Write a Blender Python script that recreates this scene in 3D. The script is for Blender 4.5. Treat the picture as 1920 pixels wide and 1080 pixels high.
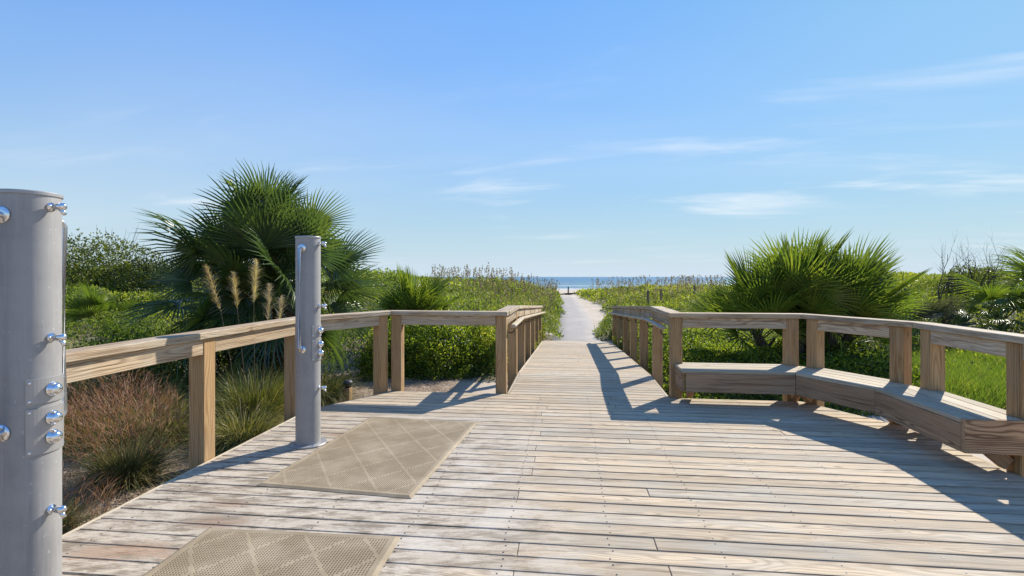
import bpy, bmesh, math, random
import numpy as np
from mathutils import Matrix, Vector

random.seed(7)
rng = np.random.default_rng(11)
S = bpy.context.scene
for o in list(bpy.data.objects):
    bpy.data.objects.remove(o)

# ------------------------------------------------------------------ camera
F, H = 950.0, 1.53
cam_d = bpy.data.cameras.new('camera')
cam = bpy.data.objects.new('camera', cam_d)
S.collection.objects.link(cam)
cam.location = (0, 0, H)
cam.rotation_euler = (math.radians(90), 0, 0)
cam_d.sensor_width = 36.0
cam_d.lens = 36.0 * F / 1920.0
cam_d.shift_y = -21.0 / 1920.0
cam_d.clip_end = 60000
cam_d.clip_start = 0.05
S.camera = cam

# ------------------------------------------------------------------ light
SUN_AZ, SUN_EL = math.radians(43.5), math.radians(38.0)
sun_d = bpy.data.lights.new('sun', 'SUN')
sun_d.energy = 5.0
sun_d.angle = math.radians(0.53)
sun_d.color = (1.0, 0.94, 0.84)
sun = bpy.data.objects.new('sun', sun_d)
S.collection.objects.link(sun)
sv = Vector((math.sin(SUN_AZ) * math.cos(SUN_EL), math.cos(SUN_AZ) * math.cos(SUN_EL), math.sin(SUN_EL)))
sun.rotation_euler = sv.to_track_quat('Z', 'Y').to_euler()

S.view_settings.view_transform = 'Standard'
S.view_settings.look = 'None'
S.view_settings.gamma = 1.0
S.view_settings.use_curve_mapping = False
S.view_settings.exposure = 0.56


class NT:
    """tiny node-tree helper"""
    def __init__(self, tree):
        self.t = tree
        tree.nodes.clear()

    def n(self, kind, **kw):
        nd = self.t.nodes.new(kind)
        for k, v in kw.items():
            if k.startswith('i_'):
                nd.inputs[k[2:]].default_value = v
            else:
                setattr(nd, k, v)
        return nd

    def l(self, a, b):
        self.t.links.new(a, b)

    def put(self, sock, v):
        if isinstance(v, (int, float)):
            sock.default_value = v
        elif isinstance(v, (tuple, list)):
            if len(sock.default_value) == 4 and len(v) == 3:
                v = (*v, 1)
            sock.default_value = v
        else:
            self.l(v, sock)

    def m(self, op, a, b=0.0, c=0.0, clamp=False):
        nd = self.n('ShaderNodeMath', operation=op, use_clamp=clamp)
        for s, v in zip(nd.inputs, (a, b, c)):
            self.put(s, v)
        return nd.outputs[0]

    def vm(self, op, a, b=None, out=0):
        nd = self.n('ShaderNodeVectorMath', operation=op)
        self.put(nd.inputs[0], a)
        if b is not None:
            self.put(nd.inputs[1], b)
        return nd.outputs['Value'] if op in ('LENGTH', 'DOT_PRODUCT', 'DISTANCE') else nd.outputs[0]

    def mix(self, fac, a, b, mode='MIX'):
        nd = self.n('ShaderNodeMix', data_type='RGBA', blend_type=mode)
        self.put(nd.inputs[0], fac)
        self.put(nd.inputs[6], a)
        self.put(nd.inputs[7], b)
        return nd.outputs[2]

    def xyz(self, x, y, z):
        nd = self.n('ShaderNodeCombineXYZ')
        for s, v in zip(nd.inputs, (x, y, z)):
            self.put(s, v)
        return nd.outputs[0]

    def sep(self, v):
        nd = self.n('ShaderNodeSeparateXYZ')
        self.l(v, nd.inputs[0])
        return nd.outputs

    def noise(self, vec, scale=1.0, detail=3.0, rough=0.5, dist=0.0):
        nd = self.n('ShaderNodeTexNoise')
        if vec is not None:
            self.l(vec, nd.inputs['Vector'])
        nd.inputs['Scale'].default_value = scale
        nd.inputs['Detail'].default_value = detail
        nd.inputs['Roughness'].default_value = rough
        nd.inputs['Distortion'].default_value = dist
        return nd.outputs['Fac'], nd.outputs['Color']

    def ss(self, v, a, b):
        nd = self.n('ShaderNodeMapRange', interpolation_type='SMOOTHSTEP')
        self.put(nd.inputs[0], v)
        nd.inputs[1].default_value = a
        nd.inputs[2].default_value = b
        return nd.outputs[0]

    def ramp(self, fac, stops):
        nd = self.n('ShaderNodeValToRGB')
        cr = nd.color_ramp
        while len(cr.elements) < len(stops):
            cr.elements.new(0.5)
        for e, (p, c) in zip(cr.elements, stops):
            e.position = p
            e.color = (*c, 1) if len(c) == 3 else c
        self.put(nd.inputs[0], fac)
        return nd.outputs[0]


world = bpy.data.worlds.new('World')
S.world = world
world.use_nodes = True
w = NT(world.node_tree)
sky = w.n('ShaderNodeTexSky', sky_type='NISHITA', sun_disc=False)
sky.sun_elevation = SUN_EL
sky.sun_rotation = SUN_AZ
sky.altitude = 0
sky.air_density = 1.0
sky.dust_density = 0.35
sky.ozone_density = 2.6
CLOUD_SEED = 63.4
dirv = w.n('ShaderNodeTexCoord').outputs['Generated']
dx, dy, dz = w.sep(dirv)
zz = w.m('ADD', w.m('MAXIMUM', dz, 0.0), 0.11)
cu = w.m('MULTIPLY', w.m('DIVIDE', dx, zz), -1.0)
cv = w.m('DIVIDE', dy, zz)
cp = w.xyz(w.m('ADD', w.m('MULTIPLY', cu, 0.40), w.m('MULTIPLY', cv, 0.10)),
           w.m('SUBTRACT', w.m('MULTIPLY', cv, 0.95), w.m('MULTIPLY', cu, 0.25)), CLOUD_SEED)
n1, _ = w.noise(cp, 1.7, 7, 0.58, 0.4)
n2, _ = w.noise(cp, 0.45, 3, 0.5, 0.3)
cl = w.m('MULTIPLY', w.ss(n1, 0.50, 0.80), w.ss(n2, 0.42, 0.64))
veil, _ = w.noise(cp, 0.22, 4, 0.55, 0.6)
cl = w.m('ADD', w.m('MULTIPLY', cl, 0.8), w.m('MULTIPLY', w.ss(veil, 0.46, 0.76), 0.18), clamp=True)
cl = w.m('MULTIPLY', cl, w.ss(dz, 0.0, 0.08))
# grade the whole sky evenly: compress its range, deepen its blue, as the tone-mapped photograph does
lum = w.vm('DOT_PRODUCT', sky.outputs[0], (0.2126, 0.7152, 0.0722))
sr, sg, sb = w.sep(sky.outputs[0])
lp = w.m('POWER', lum, 0.42)
gr = [w.m('MULTIPLY', w.m('MULTIPLY', w.m('POWER', w.m('DIVIDE', q, lum), 1.6), lp), k) for q, k in ((sr, 0.46), (sg, 1.17), (sb, 1.28))]
hz = w.m('POWER', 2.718, w.m('MULTIPLY', w.m('MAXIMUM', dz, 0.0), -3.9))
graded = w.mix(w.m('MULTIPLY', hz, 0.95), w.xyz(*gr), (3.5, 4.08, 4.8))
skyc = w.mix(cl, graded, (5.4, 5.5, 5.6))
bg = w.n('ShaderNodeBackground')
w.l(skyc, bg.inputs[0])
bg.inputs[1].default_value = 0.13
wo = w.n('ShaderNodeOutputWorld')
w.l(bg.outputs[0], wo.inputs[0])

# ------------------------------------------------------------------ frame of the boardwalk
TH = math.radians(6.4)
CT, ST = math.cos(TH), math.sin(TH)
OX, OY = 0.97, 6.54


def W(u, v):
    return (OX + u * CT + v * ST, OY - u * ST + v * CT)


UVM = Matrix.Translation((OX, OY, 0)) @ Matrix.Rotation(-TH, 4, 'Z')

# ------------------------------------------------------------------ materials


def new_mat(name):
    m = bpy.data.materials.new(name)
    m.use_nodes = True
    return m, NT(m.node_tree)


def finish(t, color, rough=0.6, metal=0.0, bump=None, bump_s=0.2, bump_d=0.01, spec=0.4):
    b = t.n('ShaderNodeBsdfPrincipled')
    t.put(b.inputs['Base Color'], color)
    t.put(b.inputs['Roughness'], rough)
    b.inputs['Metallic'].default_value = metal
    b.inputs['Specular IOR Level'].default_value = spec
    if bump is not None:
        bn = t.n('ShaderNodeBump')
        bn.inputs['Strength'].default_value = bump_s
        bn.inputs['Distance'].default_value = bump_d
        t.l(bump, bn.inputs['Height'])
        t.l(bn.outputs[0], b.inputs['Normal'])
    o = t.n('ShaderNodeOutputMaterial')
    t.l(b.outputs[0], o.inputs[0])
    return b


def wood(name, light, dark, gray, contrast=0.5, grayness=0.4, rings=110.0, deck=False):
    """weathered sawn timber, long axis = local X, growth rings cut by the board"""
    m, t = new_mat(name)
    obj = t.n('ShaderNodeTexCoord').outputs['Object']
    rnd = t.n('ShaderNodeObjectInfo').outputs['Random']
    r2 = t.m('FRACT', t.m('MULTIPLY', rnd, 37.31))
    r3 = t.m('FRACT', t.m('MULTIPLY', rnd, 91.77))
    x, y, z = t.sep(obj)
    xs = t.m('ADD', x, t.m('MULTIPLY', rnd, 53.0))
    lowv = t.xyz(t.m('MULTIPLY', xs, 1.1), t.m('MULTIPLY', y, 5.0), t.m('MULTIPLY', z, 5.0))
    _, nc = t.noise(lowv, 1.0, 2, 0.5)
    nx, ny, nz = t.sep(nc)
    y0 = t.m('ADD', t.m('MULTIPLY', t.m('SUBTRACT', rnd, 0.5), 0.14),
             t.m('MULTIPLY', t.m('SUBTRACT', ny, 0.5), 0.10))
    z0 = t.m('SUBTRACT', t.m('MULTIPLY', t.m('SUBTRACT', nz, 0.5), 0.10), t.m('ADD', 0.03, t.m('MULTIPLY', r2, 0.10)))
    yy = t.m('SUBTRACT', y, y0)
    zz_ = t.m('SUBTRACT', z, z0)
    rad = t.m('SQRT', t.m('ADD', t.m('MULTIPLY', yy, yy), t.m('MULTIPLY', zz_, zz_)))
    g = t.m('MULTIPLY', t.m('ADD', t.m('SINE', t.m('MULTIPLY', rad, rings * 6.283)), 1.0), 0.5)
    g = t.m('POWER', g, 2.2)
    fv = t.xyz(t.m('MULTIPLY', xs, 5.0), t.m('MULTIPLY', y, 190.0), t.m('MULTIPLY', z, 190.0))
    fib, _ = t.noise(fv, 1.0, 4, 0.6)
    fv2 = t.xyz(t.m('MULTIPLY', xs, 1.6), t.m('MULTIPLY', y, 26.0), t.m('MULTIPLY', z, 26.0))
    streak, _ = t.noise(fv2, 1.0, 3, 0.55)
    pv = t.xyz(t.m('MULTIPLY', xs, 2.3), t.m('MULTIPLY', y, 6.0), t.m('MULTIPLY', z, 6.0))
    patch, _ = t.noise(pv, 1.0, 4, 0.55)
    col = t.mix(t.m('MULTIPLY', g, contrast), light, dark)
    gy = t.m('MULTIPLY', t.m('ADD', t.ss(patch, 0.35, 0.68), t.m('SUBTRACT', r3, 0.5)), grayness, clamp=True)
    col = t.mix(gy, col, t.mix(t.m('MULTIPLY', g, contrast * 0.7), gray, tuple(c * 0.55 for c in gray)))
    col = t.mix(t.m('MULTIPLY', t.ss(streak, 0.50, 0.72), 0.55), col, dark)
    val = t.m('MULTIPLY', t.m('ADD', 0.52, t.m('MULTIPLY', fib, 0.95)), t.m('ADD', 0.84, t.m('MULTIPLY', r2, 0.30)))
    col = t.mix(1.0, col, t.xyz(val, val, val), 'MULTIPLY')
    # fine drying checks and dirt along the grain
    cv_ = t.xyz(t.m('MULTIPLY', xs, 1.3), t.m('MULTIPLY', y, 120.0), t.m('MULTIPLY', z, 120.0))
    chk, _ = t.noise(cv_, 1.0, 3, 0.55)
    where, _ = t.noise(t.xyz(t.m('MULTIPLY', xs, 0.9), t.m('MULTIPLY', y, 14.0), t.m('MULTIPLY', z, 14.0)), 1.0, 2, 0.5)
    col = t.mix(t.m('MULTIPLY', t.m('MULTIPLY', t.ss(chk, 0.56, 0.66), t.ss(where, 0.40, 0.62)), 0.75), col, tuple(c * 0.45 for c in dark))
    # grime gathered along the long edges, patchy
    if deck:
        ed = t.ss(t.m('ABSOLUTE', y), 0.040, 0.070)
        gn, _ = t.noise(t.xyz(t.m('MULTIPLY', xs, 3.5), t.m('MULTIPLY', y, 40.0), 2.0), 1.0, 4, 0.6)
        col = t.mix(t.m('MULTIPLY', t.m('MULTIPLY', ed, t.ss(gn, 0.38, 0.62)), 0.6), col, (0.17, 0.135, 0.10))
        gb, _ = t.noise(t.xyz(t.m('MULTIPLY', xs, 0.8), t.m('MULTIPLY', y, 9.0), 5.0), 1.0, 4, 0.6)
        col = t.mix(t.m('MULTIPLY', t.ss(gb, 0.48, 0.68), 0.5), col, (0.30, 0.25, 0.19))
    # knots
    vor = t.n('ShaderNodeTexVoronoi', feature='F1')
    t.l(t.xyz(t.m('MULTIPLY', xs, 1.7), t.m('MULTIPLY', y, 5.0), t.m('MULTIPLY', z, 0.6)), vor.inputs['Vector'])
    vor.inputs['Scale'].default_value = 1.0
    kn = t.m('MULTIPLY', t.m('SUBTRACT', 1.0, t.ss(vor.outputs['Distance'], 0.04, 0.10)), 0.75)
    col = t.mix(kn, col, tuple(c * 0.5 for c in dark))
    if deck:
        pos = t.n('ShaderNodeNewGeometry').outputs['Position']
        px, py, pz = t.sep(pos)
        nb, _ = t.noise(t.xyz(t.m('MULTIPLY', px, 1.2), t.m('MULTIPLY', py, 1.8), 0.0), 1.0, 5, 0.62)
        # bleached, scuffed part around the showers
        edge = t.m('ADD', px, t.m('MULTIPLY', t.m('SUBTRACT', nb, 0.5), 2.2))
        mask = t.m('MULTIPLY', t.m('SUBTRACT', 1.0, t.ss(edge, -0.75, 0.75)), t.m('SUBTRACT', 1.0, t.ss(py, 4.4, 6.6)))
        rough_n, _ = t.noise(t.xyz(t.m('MULTIPLY', px, 5.0), t.m('MULTIPLY', py, 22.0), 1.3), 1.0, 5, 0.7)
        ble = t.mix(t.ss(rough_n, 0.42, 0.62), (0.50, 0.43, 0.34), (0.19, 0.15, 0.11))
        col = t.mix(t.m('MULTIPLY', mask, 0.80), col, ble)
        fine, _ = t.noise(pos, 45.0, 3, 0.7)
        col = t.mix(t.m('MULTIPLY', t.m('MULTIPLY', mask, t.ss(fine, 0.5, 0.72)), 0.45), col, (0.20, 0.17, 0.14))
        # fine sand tracked on to the boards: near the showers and at the foot of the ramp
        sn, _ = t.noise(t.xyz(t.m('MULTIPLY', px, 2.2), t.m('MULTIPLY', py, 2.6), 7.0), 1.0, 6, 0.68)
        sz = t.m('MAXIMUM', t.ss(py, 12.5, 15.5), t.m('MULTIPLY', t.m('SUBTRACT', 1.0, t.ss(t.m('ABSOLUTE', t.m('ADD', px, 0.35)), 0.2, 1.3)), t.m('SUBTRACT', 1.0, t.ss(py, 3.2, 6.4))))
        col = t.mix(t.m('MULTIPLY', t.m('MULTIPLY', t.ss(sn, 0.47, 0.62), sz), 0.6), col, (0.55, 0.49, 0.41))
        # rusty stains
        for (sx, sy, rx, ry, k) in ((-2.15, 2.83, 0.36, 0.10, 0.55), (-1.62, 4.93, 0.24, 0.10, 0.6),
                                    (-1.85, 3.17, 0.22, 0.10, 0.6), (-1.9, 3.42, 0.2, 0.07, 0.35)):
            dd = t.m('SQRT', t.m('ADD', t.m('POWER', t.m('DIVIDE', t.m('SUBTRACT', px, sx), rx), 2.0),
                                 t.m('POWER', t.m('DIVIDE', t.m('SUBTRACT', py, sy), ry), 2.0)))
            dd = t.m('ADD', dd, t.m('MULTIPLY', t.m('SUBTRACT', rough_n, 0.5), 4.0))
            col = t.mix(t.m('MULTIPLY', t.m('SUBTRACT', 1.0, t.ss(dd, 0.45, 1.1)), k), col,
                        (0.27, 0.14, 0.07) if k != 0.6 else (0.22, 0.13, 0.08))
    hb = t.m('ADD', t.m('MULTIPLY', g, -0.35), fib)
    finish(t, col, 0.78, bump=hb, bump_s=0.55, bump_d=0.004, spec=0.2)
    return m


M = {}
M['deck'] = wood('deck_wood', (0.53, 0.415, 0.28), (0.22, 0.155, 0.10), (0.45, 0.395, 0.31), 0.5, 0.85, 130, deck=True)
M['rail'] = wood('rail_wood', (0.50, 0.375, 0.24), (0.17, 0.095, 0.05), (0.50, 0.42, 0.31), 0.62, 0.85, 105)
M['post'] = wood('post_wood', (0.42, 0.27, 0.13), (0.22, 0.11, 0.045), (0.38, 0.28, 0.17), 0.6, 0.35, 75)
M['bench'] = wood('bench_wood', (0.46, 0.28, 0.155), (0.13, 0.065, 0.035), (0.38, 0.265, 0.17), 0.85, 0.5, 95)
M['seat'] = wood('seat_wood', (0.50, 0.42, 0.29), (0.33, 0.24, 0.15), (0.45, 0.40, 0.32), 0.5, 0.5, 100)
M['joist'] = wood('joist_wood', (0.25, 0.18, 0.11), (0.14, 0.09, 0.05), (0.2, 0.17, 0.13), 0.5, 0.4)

m_, t_ = new_mat('shower_paint')
p_ = t_.n('ShaderNodeTexCoord').outputs['Object']
a_, _ = t_.noise(p_, 7.0, 4, 0.6)
b_, _ = t_.noise(t_.vm('MULTIPLY', p_, (60, 60, 2.0)), 1.0, 3, 0.6)
c_ = t_.mix(t_.ss(a_, 0.35, 0.75), (0.31, 0.30, 0.29), (0.26, 0.25, 0.245))
c_ = t_.mix(t_.m('MULTIPLY', t_.ss(b_, 0.55, 0.75), 0.35), c_, (0.42, 0.42, 0.42))
d_, _ = t_.noise(t_.vm('MULTIPLY', p_, (14, 14, 1.2)), 1.0, 5, 0.65)
c_ = t_.mix(t_.m('MULTIPLY', t_.ss(d_, 0.52, 0.75), 0.5), c_, (0.20, 0.195, 0.19))
e_, _ = t_.noise(p_, 55.0, 2, 0.5)
c_ = t_.mix(t_.m('MULTIPLY', t_.ss(e_, 0.68, 0.74), 0.6), c_, (0.5, 0.5, 0.5))
finish(t_, c_, t_.m('ADD', 0.42, t_.m('MULTIPLY', a_, 0.2)), 0.1, bump=a_, bump_s=0.03, spec=0.5)
M['steel'] = m_
m_, t_ = new_mat('panel_steel')
a_, _ = t_.noise(t_.n('ShaderNodeTexCoord').outputs['Object'], 12.0, 4, 0.6)
finish(t_, t_.mix(a_, (0.30, 0.29, 0.285), (0.37, 0.36, 0.35)), 0.36, 0.3, spec=0.5)
M['panel'] = m_
m_, t_ = new_mat('chrome')
a_, _ = t_.noise(t_.n('ShaderNodeTexCoord').outputs['Object'], 40.0, 3, 0.6)
finish(t_, (0.78, 0.78, 0.79), t_.m('ADD', 0.08, t_.m('MULTIPLY', a_, 0.12)), 1.0)
M['chrome'] = m_
m_, t_ = new_mat('pipe_steel')
a_, _ = t_.noise(t_.n('ShaderNodeTexCoord').outputs['Object'], 30.0, 3, 0.6)
finish(t_, (0.55, 0.55, 0.56), t_.m('ADD', 0.22, t_.m('MULTIPLY', a_, 0.15)), 0.9)
M['pipe'] = m_
m_, t_ = new_mat('mat_rubber')
p_ = t_.n('ShaderNodeNewGeometry').outputs['Position']
a_, _ = t_.noise(p_, 3.0, 5, 0.65)
b_, _ = t_.noise(p_, 60.0, 3, 0.65)
c_ = t_.mix(t_.ss(a_, 0.35, 0.7), (0.255, 0.195, 0.12), (0.36, 0.285, 0.19))
c_ = t_.mix(t_.m('MULTIPLY', t_.ss(b_, 0.5, 0.75), 0.35), c_, (0.29, 0.22, 0.15))
finish(t_, c_, 0.7, bump=b_, bump_s=0.1, bump_d=0.002, spec=0.3)
M['mat'] = m_
m_, t_ = new_mat('dark_metal')
a_, _ = t_.noise(t_.n('ShaderNodeTexCoord').outputs['Object'], 30.0, 3, 0.6)
finish(t_, t_.mix(a_, (0.03, 0.03, 0.032), (0.07, 0.07, 0.075)), 0.5, 0.3)
M['dark'] = m_


def leafmat(name, stops, trans=0.35, rough=0.45, patch=None, patch_scale=0.8, spec=0.4):
    m, t = new_mat(name)
    at = t.n('ShaderNodeAttribute', attribute_name='tint')
    rnd = t.n('ShaderNodeObjectInfo').outputs['Random']
    fac = at.outputs['Fac']
    if patch is not None:
        pos = t.n('ShaderNodeNewGeometry').outputs['Position']
        a, _ = t.noise(pos, patch_scale, 3, 0.55)
        fac = t.m('ADD', t.m('MULTIPLY', fac, 1 - patch), t.m('MULTIPLY', t.ss(a, 0.32, 0.68), patch))
    fac = t.m('ADD', fac, t.m('MULTIPLY', t.m('SUBTRACT', rnd, 0.5), 0.45), clamp=True)
    col = t.ramp(fac, stops)
    b = t.n('ShaderNodeBsdfPrincipled')
    t.l(col, b.inputs['Base Color'])
    b.inputs['Roughness'].default_value = rough
    b.inputs['Specular IOR Level'].default_value = spec
    tr = t.n('ShaderNodeBsdfTranslucent')
    t.l(t.mix(1.0, col, (1.25, 1.25, 0.55), 'MULTIPLY'), tr.inputs[0])
    mx = t.n('ShaderNodeMixShader')
    mx.inputs[0].default_value = trans
    t.l(b.outputs[0], mx.inputs[1])
    t.l(tr.outputs[0], mx.inputs[2])
    o = t.n('ShaderNodeOutputMaterial')
    t.l(mx.outputs[0], o.inputs[0])
    return m


M['palm_dark'] = leafmat('palm_dark', [(0, (0.035, 0.06, 0.028)), (0.5, (0.075, 0.125, 0.04)), (1, (0.19, 0.23, 0.05))], 0.40, 0.28, spec=0.8)
M['palm_light'] = leafmat('palm_light', [(0, (0.06, 0.10, 0.02)), (0.5, (0.13, 0.19, 0.03)), (1, (0.26, 0.29, 0.05))], 0.46, 0.34, spec=0.6)
M['palm_grey'] = leafmat('palm_grey', [(0, (0.05, 0.065, 0.045)), (0.6, (0.10, 0.11, 0.075)), (1, (0.17, 0.16, 0.11))], 0.22, 0.55, spec=0.3)
M['shrub_dark'] = leafmat('shrub_dark', [(0, (0.018, 0.03, 0.008)), (0.5, (0.08, 0.11, 0.018)), (1, (0.22, 0.24, 0.035))], 0.4, 0.4)
M['shrub_green'] = leafmat('shrub_green', [(0, (0.03, 0.05, 0.012)), (0.4, (0.14, 0.21, 0.025)), (0.75, (0.32, 0.39, 0.045)), (1, (0.46, 0.44, 0.08))], 0.58, 0.4)
M['shrub_yellow'] = leafmat('shrub_yellow', [(0, (0.09, 0.12, 0.022)), (0.5, (0.20, 0.23, 0.03)), (1, (0.34, 0.33, 0.05))], 0.45, 0.5)
M['cover_left'] = leafmat('cover_left', [(0, (0.035, 0.04, 0.018)), (0.3, (0.07, 0.11, 0.022)), (0.65, (0.22, 0.29, 0.038)), (1, (0.44, 0.44, 0.07))], 0.55, 0.5, patch=0.5, patch_scale=0.55)
M['cover_right'] = leafmat('cover_right', [(0, (0.035, 0.055, 0.015)), (0.35, (0.13, 0.17, 0.028)), (0.7, (0.31, 0.35, 0.04)), (1, (0.46, 0.40, 0.09))], 0.54, 0.5, patch=0.5, patch_scale=0.4)
M['oats'] = leafmat('oats', [(0, (0.13, 0.10, 0.06)), (0.5, (0.26, 0.20, 0.12)), (1, (0.38, 0.31, 0.2))], 0.3, 0.7)
M['grass_green'] = leafmat('grass_green', [(0, (0.08, 0.13, 0.02)), (0.5, (0.17, 0.26, 0.03)), (0.85, (0.30, 0.34, 0.06)), (1, (0.42, 0.36, 0.15))], 0.45, 0.5)
M['grass_olive'] = leafmat('grass_olive', [(0, (0.06, 0.075, 0.02)), (0.4, (0.16, 0.17, 0.035)), (0.75, (0.32, 0.27, 0.10)), (1, (0.46, 0.37, 0.20))], 0.35, 0.5)
M['grass_mix'] = leafmat('grass_mix', [(0, (0.08, 0.12, 0.025)), (0.45, (0.22, 0.27, 0.045)), (0.8, (0.36, 0.34, 0.08)), (1, (0.42, 0.33, 0.16))], 0.42, 0.5)
M['muhly'] = leafmat('muhly', [(0, (0.14, 0.06, 0.035)), (0.5, (0.28, 0.125, 0.075)), (1, (0.44, 0.28, 0.17))], 0.35, 0.7)
M['grass_dark'] = leafmat('grass_dark', [(0, (0.045, 0.06, 0.02)), (0.5, (0.10, 0.11, 0.03)), (1, (0.26, 0.2, 0.09))], 0.3, 0.55)
M['plume'] = leafmat('plume', [(0, (0.36, 0.26, 0.13)), (0.5, (0.54, 0.43, 0.26)), (1, (0.72, 0.62, 0.44))], 0.4, 0.75)
M['plume_pale'] = leafmat('plume_pale', [(0, (0.36, 0.28, 0.2)), (0.5, (0.50, 0.41, 0.31)), (1, (0.62, 0.54, 0.43))], 0.35, 0.8)
M['straw'] = leafmat('straw', [(0, (0.13, 0.075, 0.045)), (0.5, (0.30, 0.20, 0.13)), (1, (0.52, 0.42, 0.31))], 0.1, 0.8)
M['dead_wood'] = leafmat('dead_wood', [(0, (0.06, 0.05, 0.042)), (1, (0.14, 0.115, 0.095))], 0.0, 0.85)
M['bark'] = leafmat('bark', [(0, (0.07, 0.055, 0.04)), (1, (0.19, 0.15, 0.11))], 0.0, 0.9)
M['stalk'] = leafmat('stalk', [(0, (0.09, 0.12, 0.035)), (1, (0.17, 0.18, 0.06))], 0.1, 0.45)

# ------------------------------------------------------------------ object helpers
C = S.collection
MW = {}


def tag(o, label=None, cat=None, group=None, kind=None):
    if label:
        o['label'] = label
    if cat:
        o['category'] = cat
    if group:
        o['group'] = group
    if kind:
        o['kind'] = kind
    return o


def put(o, mw, parent=None):
    C.objects.link(o)
    MW[o.name] = mw
    if parent is not None:
        o.parent = parent
        o.matrix_basis = MW[parent.name].inverted() @ mw
    else:
        o.matrix_basis = mw
    return o


def empty(name, mw=None):
    e = bpy.data.objects.new(name, None)
    e.empty_display_size = 0.2
    return put(e, mw if mw is not None else Matrix())


def mesh_np(name, V, quads, mats, tint=None, smooth=False, tris=None):
    me = bpy.data.meshes.new(name)
    V = np.asarray(V, np.float32).reshape(-1, 3)
    me.vertices.add(len(V))
    me.vertices.foreach_set('co', V.ravel())
    q = np.asarray(quads, np.int32).reshape(-1, 4) if quads is not None else np.zeros((0, 4), np.int32)
    tr = np.asarray(tris, np.int32).reshape(-1, 3) if tris is not None else np.zeros((0, 3), np.int32)
    li = np.concatenate([q.ravel(), tr.ravel()])
    me.loops.add(len(li))
    me.loops.foreach_set('vertex_index', li)
    me.polygons.add(len(q) + len(tr))
    st = np.concatenate([np.arange(len(q)) * 4, len(q) * 4 + np.arange(len(tr)) * 3]).astype(np.int32)
    me.polygons.foreach_set('loop_start', st)
    if smooth:
        me.polygons.foreach_set('use_smooth', np.ones(len(q) + len(tr), bool))
    me.update(calc_edges=True)
    if tint is not None:
        a = me.attributes.new('tint', 'FLOAT', 'POINT')
        a.data.foreach_set('value', np.asarray(tint, np.float32))
    for mm in (mats if isinstance(mats, (list, tuple)) else [mats]):
        me.materials.append(mm)
    return me


def bm_obj(name, bm, mat, mw, parent=None, smooth=False):
    me = bpy.data.meshes.new(name)
    bm.normal_update()
    bm.to_mesh(me)
    bm.free()
    if smooth:
        for p in me.polygons:
            p.use_smooth = True
    me.materials.append(mat)
    o = bpy.data.objects.new(name, me)
    return put(o, mw, parent)


def prism(name, pts, z0, z1, mat, frame, parent=None, bev=0.004):
    """polygon pts (in the frame's local xy) extruded from z0 to z1; origin moved to its centre"""
    cx = sum(p[0] for p in pts) / len(pts)
    cy = sum(p[1] for p in pts) / len(pts)
    cz = (z0 + z1) / 2
    bm = bmesh.new()
    b = [bm.verts.new((p[0] - cx, p[1] - cy, z0 - cz)) for p in pts]
    t = [bm.verts.new((p[0] - cx, p[1] - cy, z1 - cz)) for p in pts]
    bm.faces.new(t)
    bm.faces.new(b[::-1])
    n = len(pts)
    for i in range(n):
        bm.faces.new((b[i], b[(i + 1) % n], t[(i + 1) % n], t[i]))
    bmesh.ops.recalc_face_normals(bm, faces=bm.faces)
    if bev:
        bmesh.ops.bevel(bm, geom=bm.edges[:], offset=bev, segments=1, affect='EDGES', profile=0.7)
    return bm_obj(name, bm, mat, frame @ Matrix.Translation((cx, cy, cz)), parent)


def rect(x0, x1, y0, y1):
    return [(x0, y0), (x1, y0), (x1, y1), (x0, y1)]


def frame_uv(u, v, ang, z=0.0):
    """frame at (u,v) in boardwalk coordinates with local x along angle ang (in uv)"""
    return UVM @ Matrix.Translation((u, v, z)) @ Matrix.Rotation(ang, 4, 'Z')


def frame_axis(u, v, z0, z1):
    """frame whose local x points up: for posts, so the grain runs along the post"""
    return UVM @ Matrix.Translation((u, v, 0)) @ Matrix.Rotation(-math.pi / 2, 4, 'Y')


def post(u, v, z0, z1, ang, parent, w_=0.14, mat=None, name='post'):
    fr = UVM @ Matrix.Translation((u, v, (z0 + z1) / 2)) @ Matrix.Rotation(ang, 4, 'Z') @ Matrix.Rotation(-math.pi / 2, 4, 'Y')
    L = z1 - z0
    return prism(name, rect(-L / 2, L / 2, -w_ / 2, w_ / 2), -w_ / 2, w_ / 2, mat or M['post'], fr, parent, 0.006)


def board3(name, p0, p1, width, thick, mat, parent, side=Vector((0, 0, 1)), bev=0.004):
    """straight board from p0 to p1 (world), 'width' measured along side"""
    p0, p1 = Vector(p0), Vector(p1)
    x = (p1 - p0).normalized()
    y = (side - x * side.dot(x)).normalized()
    z = x.cross(y)
    R = Matrix((x, y, z)).transposed().to_4x4()
    L = (p1 - p0).length
    fr = Matrix.Translation((p0 + p1) / 2) @ R
    return prism(name, rect(-L / 2, L / 2, -width / 2, width / 2), -thick / 2, thick / 2, mat, fr, parent, bev)


def W3(u, v, z):
    a, b = W(u, v)
    return Vector((a, b, z))


def offset_poly(pts, d):
    """offset an open polyline to its right-hand side by d, mitred"""
    out = []
    n = len(pts)
    for i in range(n):
        dirs = []
        if i > 0:
            dirs.append((pts[i] - pts[i - 1]).normalized())
        if i < n - 1:
            dirs.append((pts[i + 1] - pts[i]).normalized())
        nr = [Vector((q.y, -q.x)) for q in dirs]
        if len(nr) == 1:
            out.append(pts[i] + nr[0] * d)
        else:
            b = (nr[0] + nr[1]).normalized()
            out.append(pts[i] + b * (d / b.dot(nr[0])))
    return out


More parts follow.
